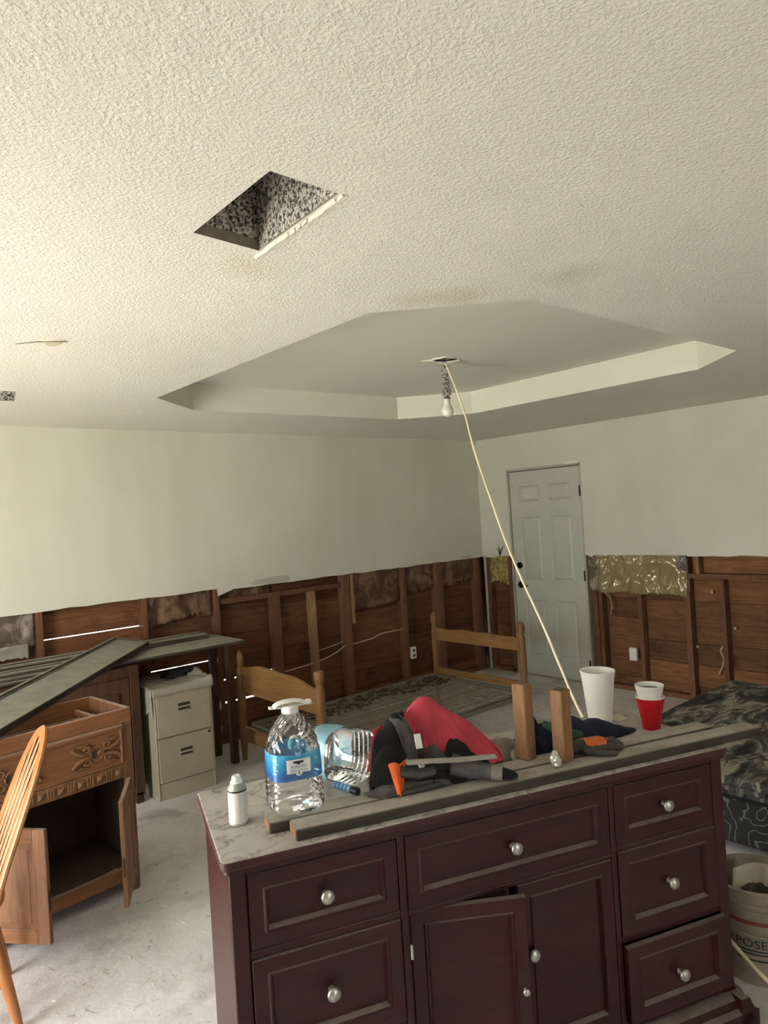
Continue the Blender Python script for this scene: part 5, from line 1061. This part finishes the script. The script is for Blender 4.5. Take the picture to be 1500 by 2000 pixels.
# ---- mattress on a box spring in the right corner
bs = empty('box_spring', (3.43, 0.98, 0), 0, 'black box spring with grey scroll pattern below the camouflage mattress', 'box spring')
o = MB().box(0, 1.82, 0, 1.33, 0.04, 0.272, b=0.02).build('ticking', M['brocade'], bs)
MB().box(-0.004, 1.824, -0.004, 1.334, 0.262, 0.276, b=0.004).build('piping', M['black_cloth'], bs)
for (x, y) in ((0.05, 0.06), (0.05, 1.24), (1.72, 0.06), (1.72, 1.24)): MB().box(x, x + 0.05, y, y + 0.05, 0, 0.045).build('leg', M['black_metal'], bs)
mt = empty('camo_mattress', (3.40, 0.96, 0.276), 0, 'low mattress under a camouflage cover in the corner behind the dresser', 'mattress')
def mat_fn(x0, x1, y0, y1, h, r=0.05):
    bm = bmesh.new(); bmesh.ops.create_cube(bm, size=1)
    for v in bm.verts: v.co = Vector((x0 + (v.co.x + 0.5) * (x1 - x0), y0 + (v.co.y + 0.5) * (y1 - y0), (v.co.z + 0.5) * h))
    bmesh.ops.bevel(bm, geom=bm.edges[:], offset=r, segments=3, affect='EDGES'); bmesh.ops.subdivide_edges(bm, edges=[e_ for e_ in bm.edges if e_.calc_length() > 0.3], cuts=12, use_grid_fill=True)
    for v in bm.verts: v.co.z += (0.012 * noise.noise(v.co * 3.0) + 0.006 * noise.noise(v.co * 9)) * (1 if v.co.z > h * 0.5 else 0)
    bm.verts.index_update(); m = MB().add([v.co for v in bm.verts], [tuple(v.index for v in f.verts) for f in bm.faces]); bm.free(); return m
mat_fn(0, 1.86, 0, 1.37, 0.085, 0.035).build('cover', M['camo'], mt, smooth=True, angle=60)

# ---- joint compound bucket
bk = empty('plastic_bucket', (2.655, 1.125, 0), 0, 'dirty white joint compound bucket with rubbish inside, behind the dresser end', 'bucket')
def br(z): return 0.128 + 0.020 * z / 0.365
MB().lathe([(0.001, 0.004), (0.12, 0.004), (0.128, 0.0)] + [(br(z), z) for z in (0.02, 0.06, 0.12, 0.18, 0.24, 0.285)] + [(br(.285) + 0.008, 0.287), (br(.285) + 0.008, 0.293), (br(.3), 0.295), (br(.31), 0.31), (br(.31) + 0.009, 0.312), (br(.31) + 0.009, 0.320), (br(.32), 0.322), (br(.36), 0.360), (br(.36) + 0.006, 0.365), (br(.36) - 0.004, 0.368), (br(.36) - 0.006, 0.355), (br(.2) - 0.006, 0.20), (0.001, 0.19)], 56).build('bucket_wall', M['bucket'], bk, smooth=True, angle=35)
cama = math.atan2(-1.125, -2.655)
onb = lambda a, z, d=0.0015: ((br(z) + d) * math.cos(a), (br(z) + d) * math.sin(a), z)
text_mesh('ALL PURPOSE', 0.046, lambda x, y: onb(cama - 0.80 + x / br(.17), 0.150 + y), 'lettering', M['print_green'], bk)
MB().grid(lambda i, j: onb(cama - 0.9 + 2.0 * i, 0.238 + 0.016 * j), 24, 2).build('red_band', M['print_red'], bk)
for zz in (0.135, 0.122, 0.098): MB().grid(lambda i, j: onb(cama - 0.55 + 1.1 * i, zz + 0.006 * j), 20, 1).build('small_print', M['print_green'], bk)
MB().tube([onb(cama + PI / 2 * 1.05 * (2 * k / 16 - 1), 0.30 - 0.10 * math.cos(PI / 2 * (2 * k / 16 - 1)), 0.012) for k in range(17)], 0.003, 6).build('bail_handle', M['alu'], bk)
pp = empty('crumpled_paper', (2.655, 1.125, 0.20), 0.5, 'stiff sheet of pale paper sticking up out of the bucket', 'paper')
MB().grid(lambda i, j: (-0.02 + 0.03 * j + 0.02 * math.sin(i * 4), -0.03 + 0.12 * i - 0.02 * j, 0.0 + 0.17 * j - 0.02 * i), 10, 10).build('sheet', M['paper'], pp, smooth=True); mod(pp.children[0], 'SOLIDIFY', thickness=0.003)
rb = empty('rubbish', (2.655, 1.125, 0.21), 0, 'dark rubbish filling the white bucket', 'rubbish')
crumple(0.085, 1.1, 1.1, 0.7, 21, 'dark_scraps', M['glove_grey'], rb, (0.0, 0.0, 0.02))
bk.scale = (1, 1, 0.92)
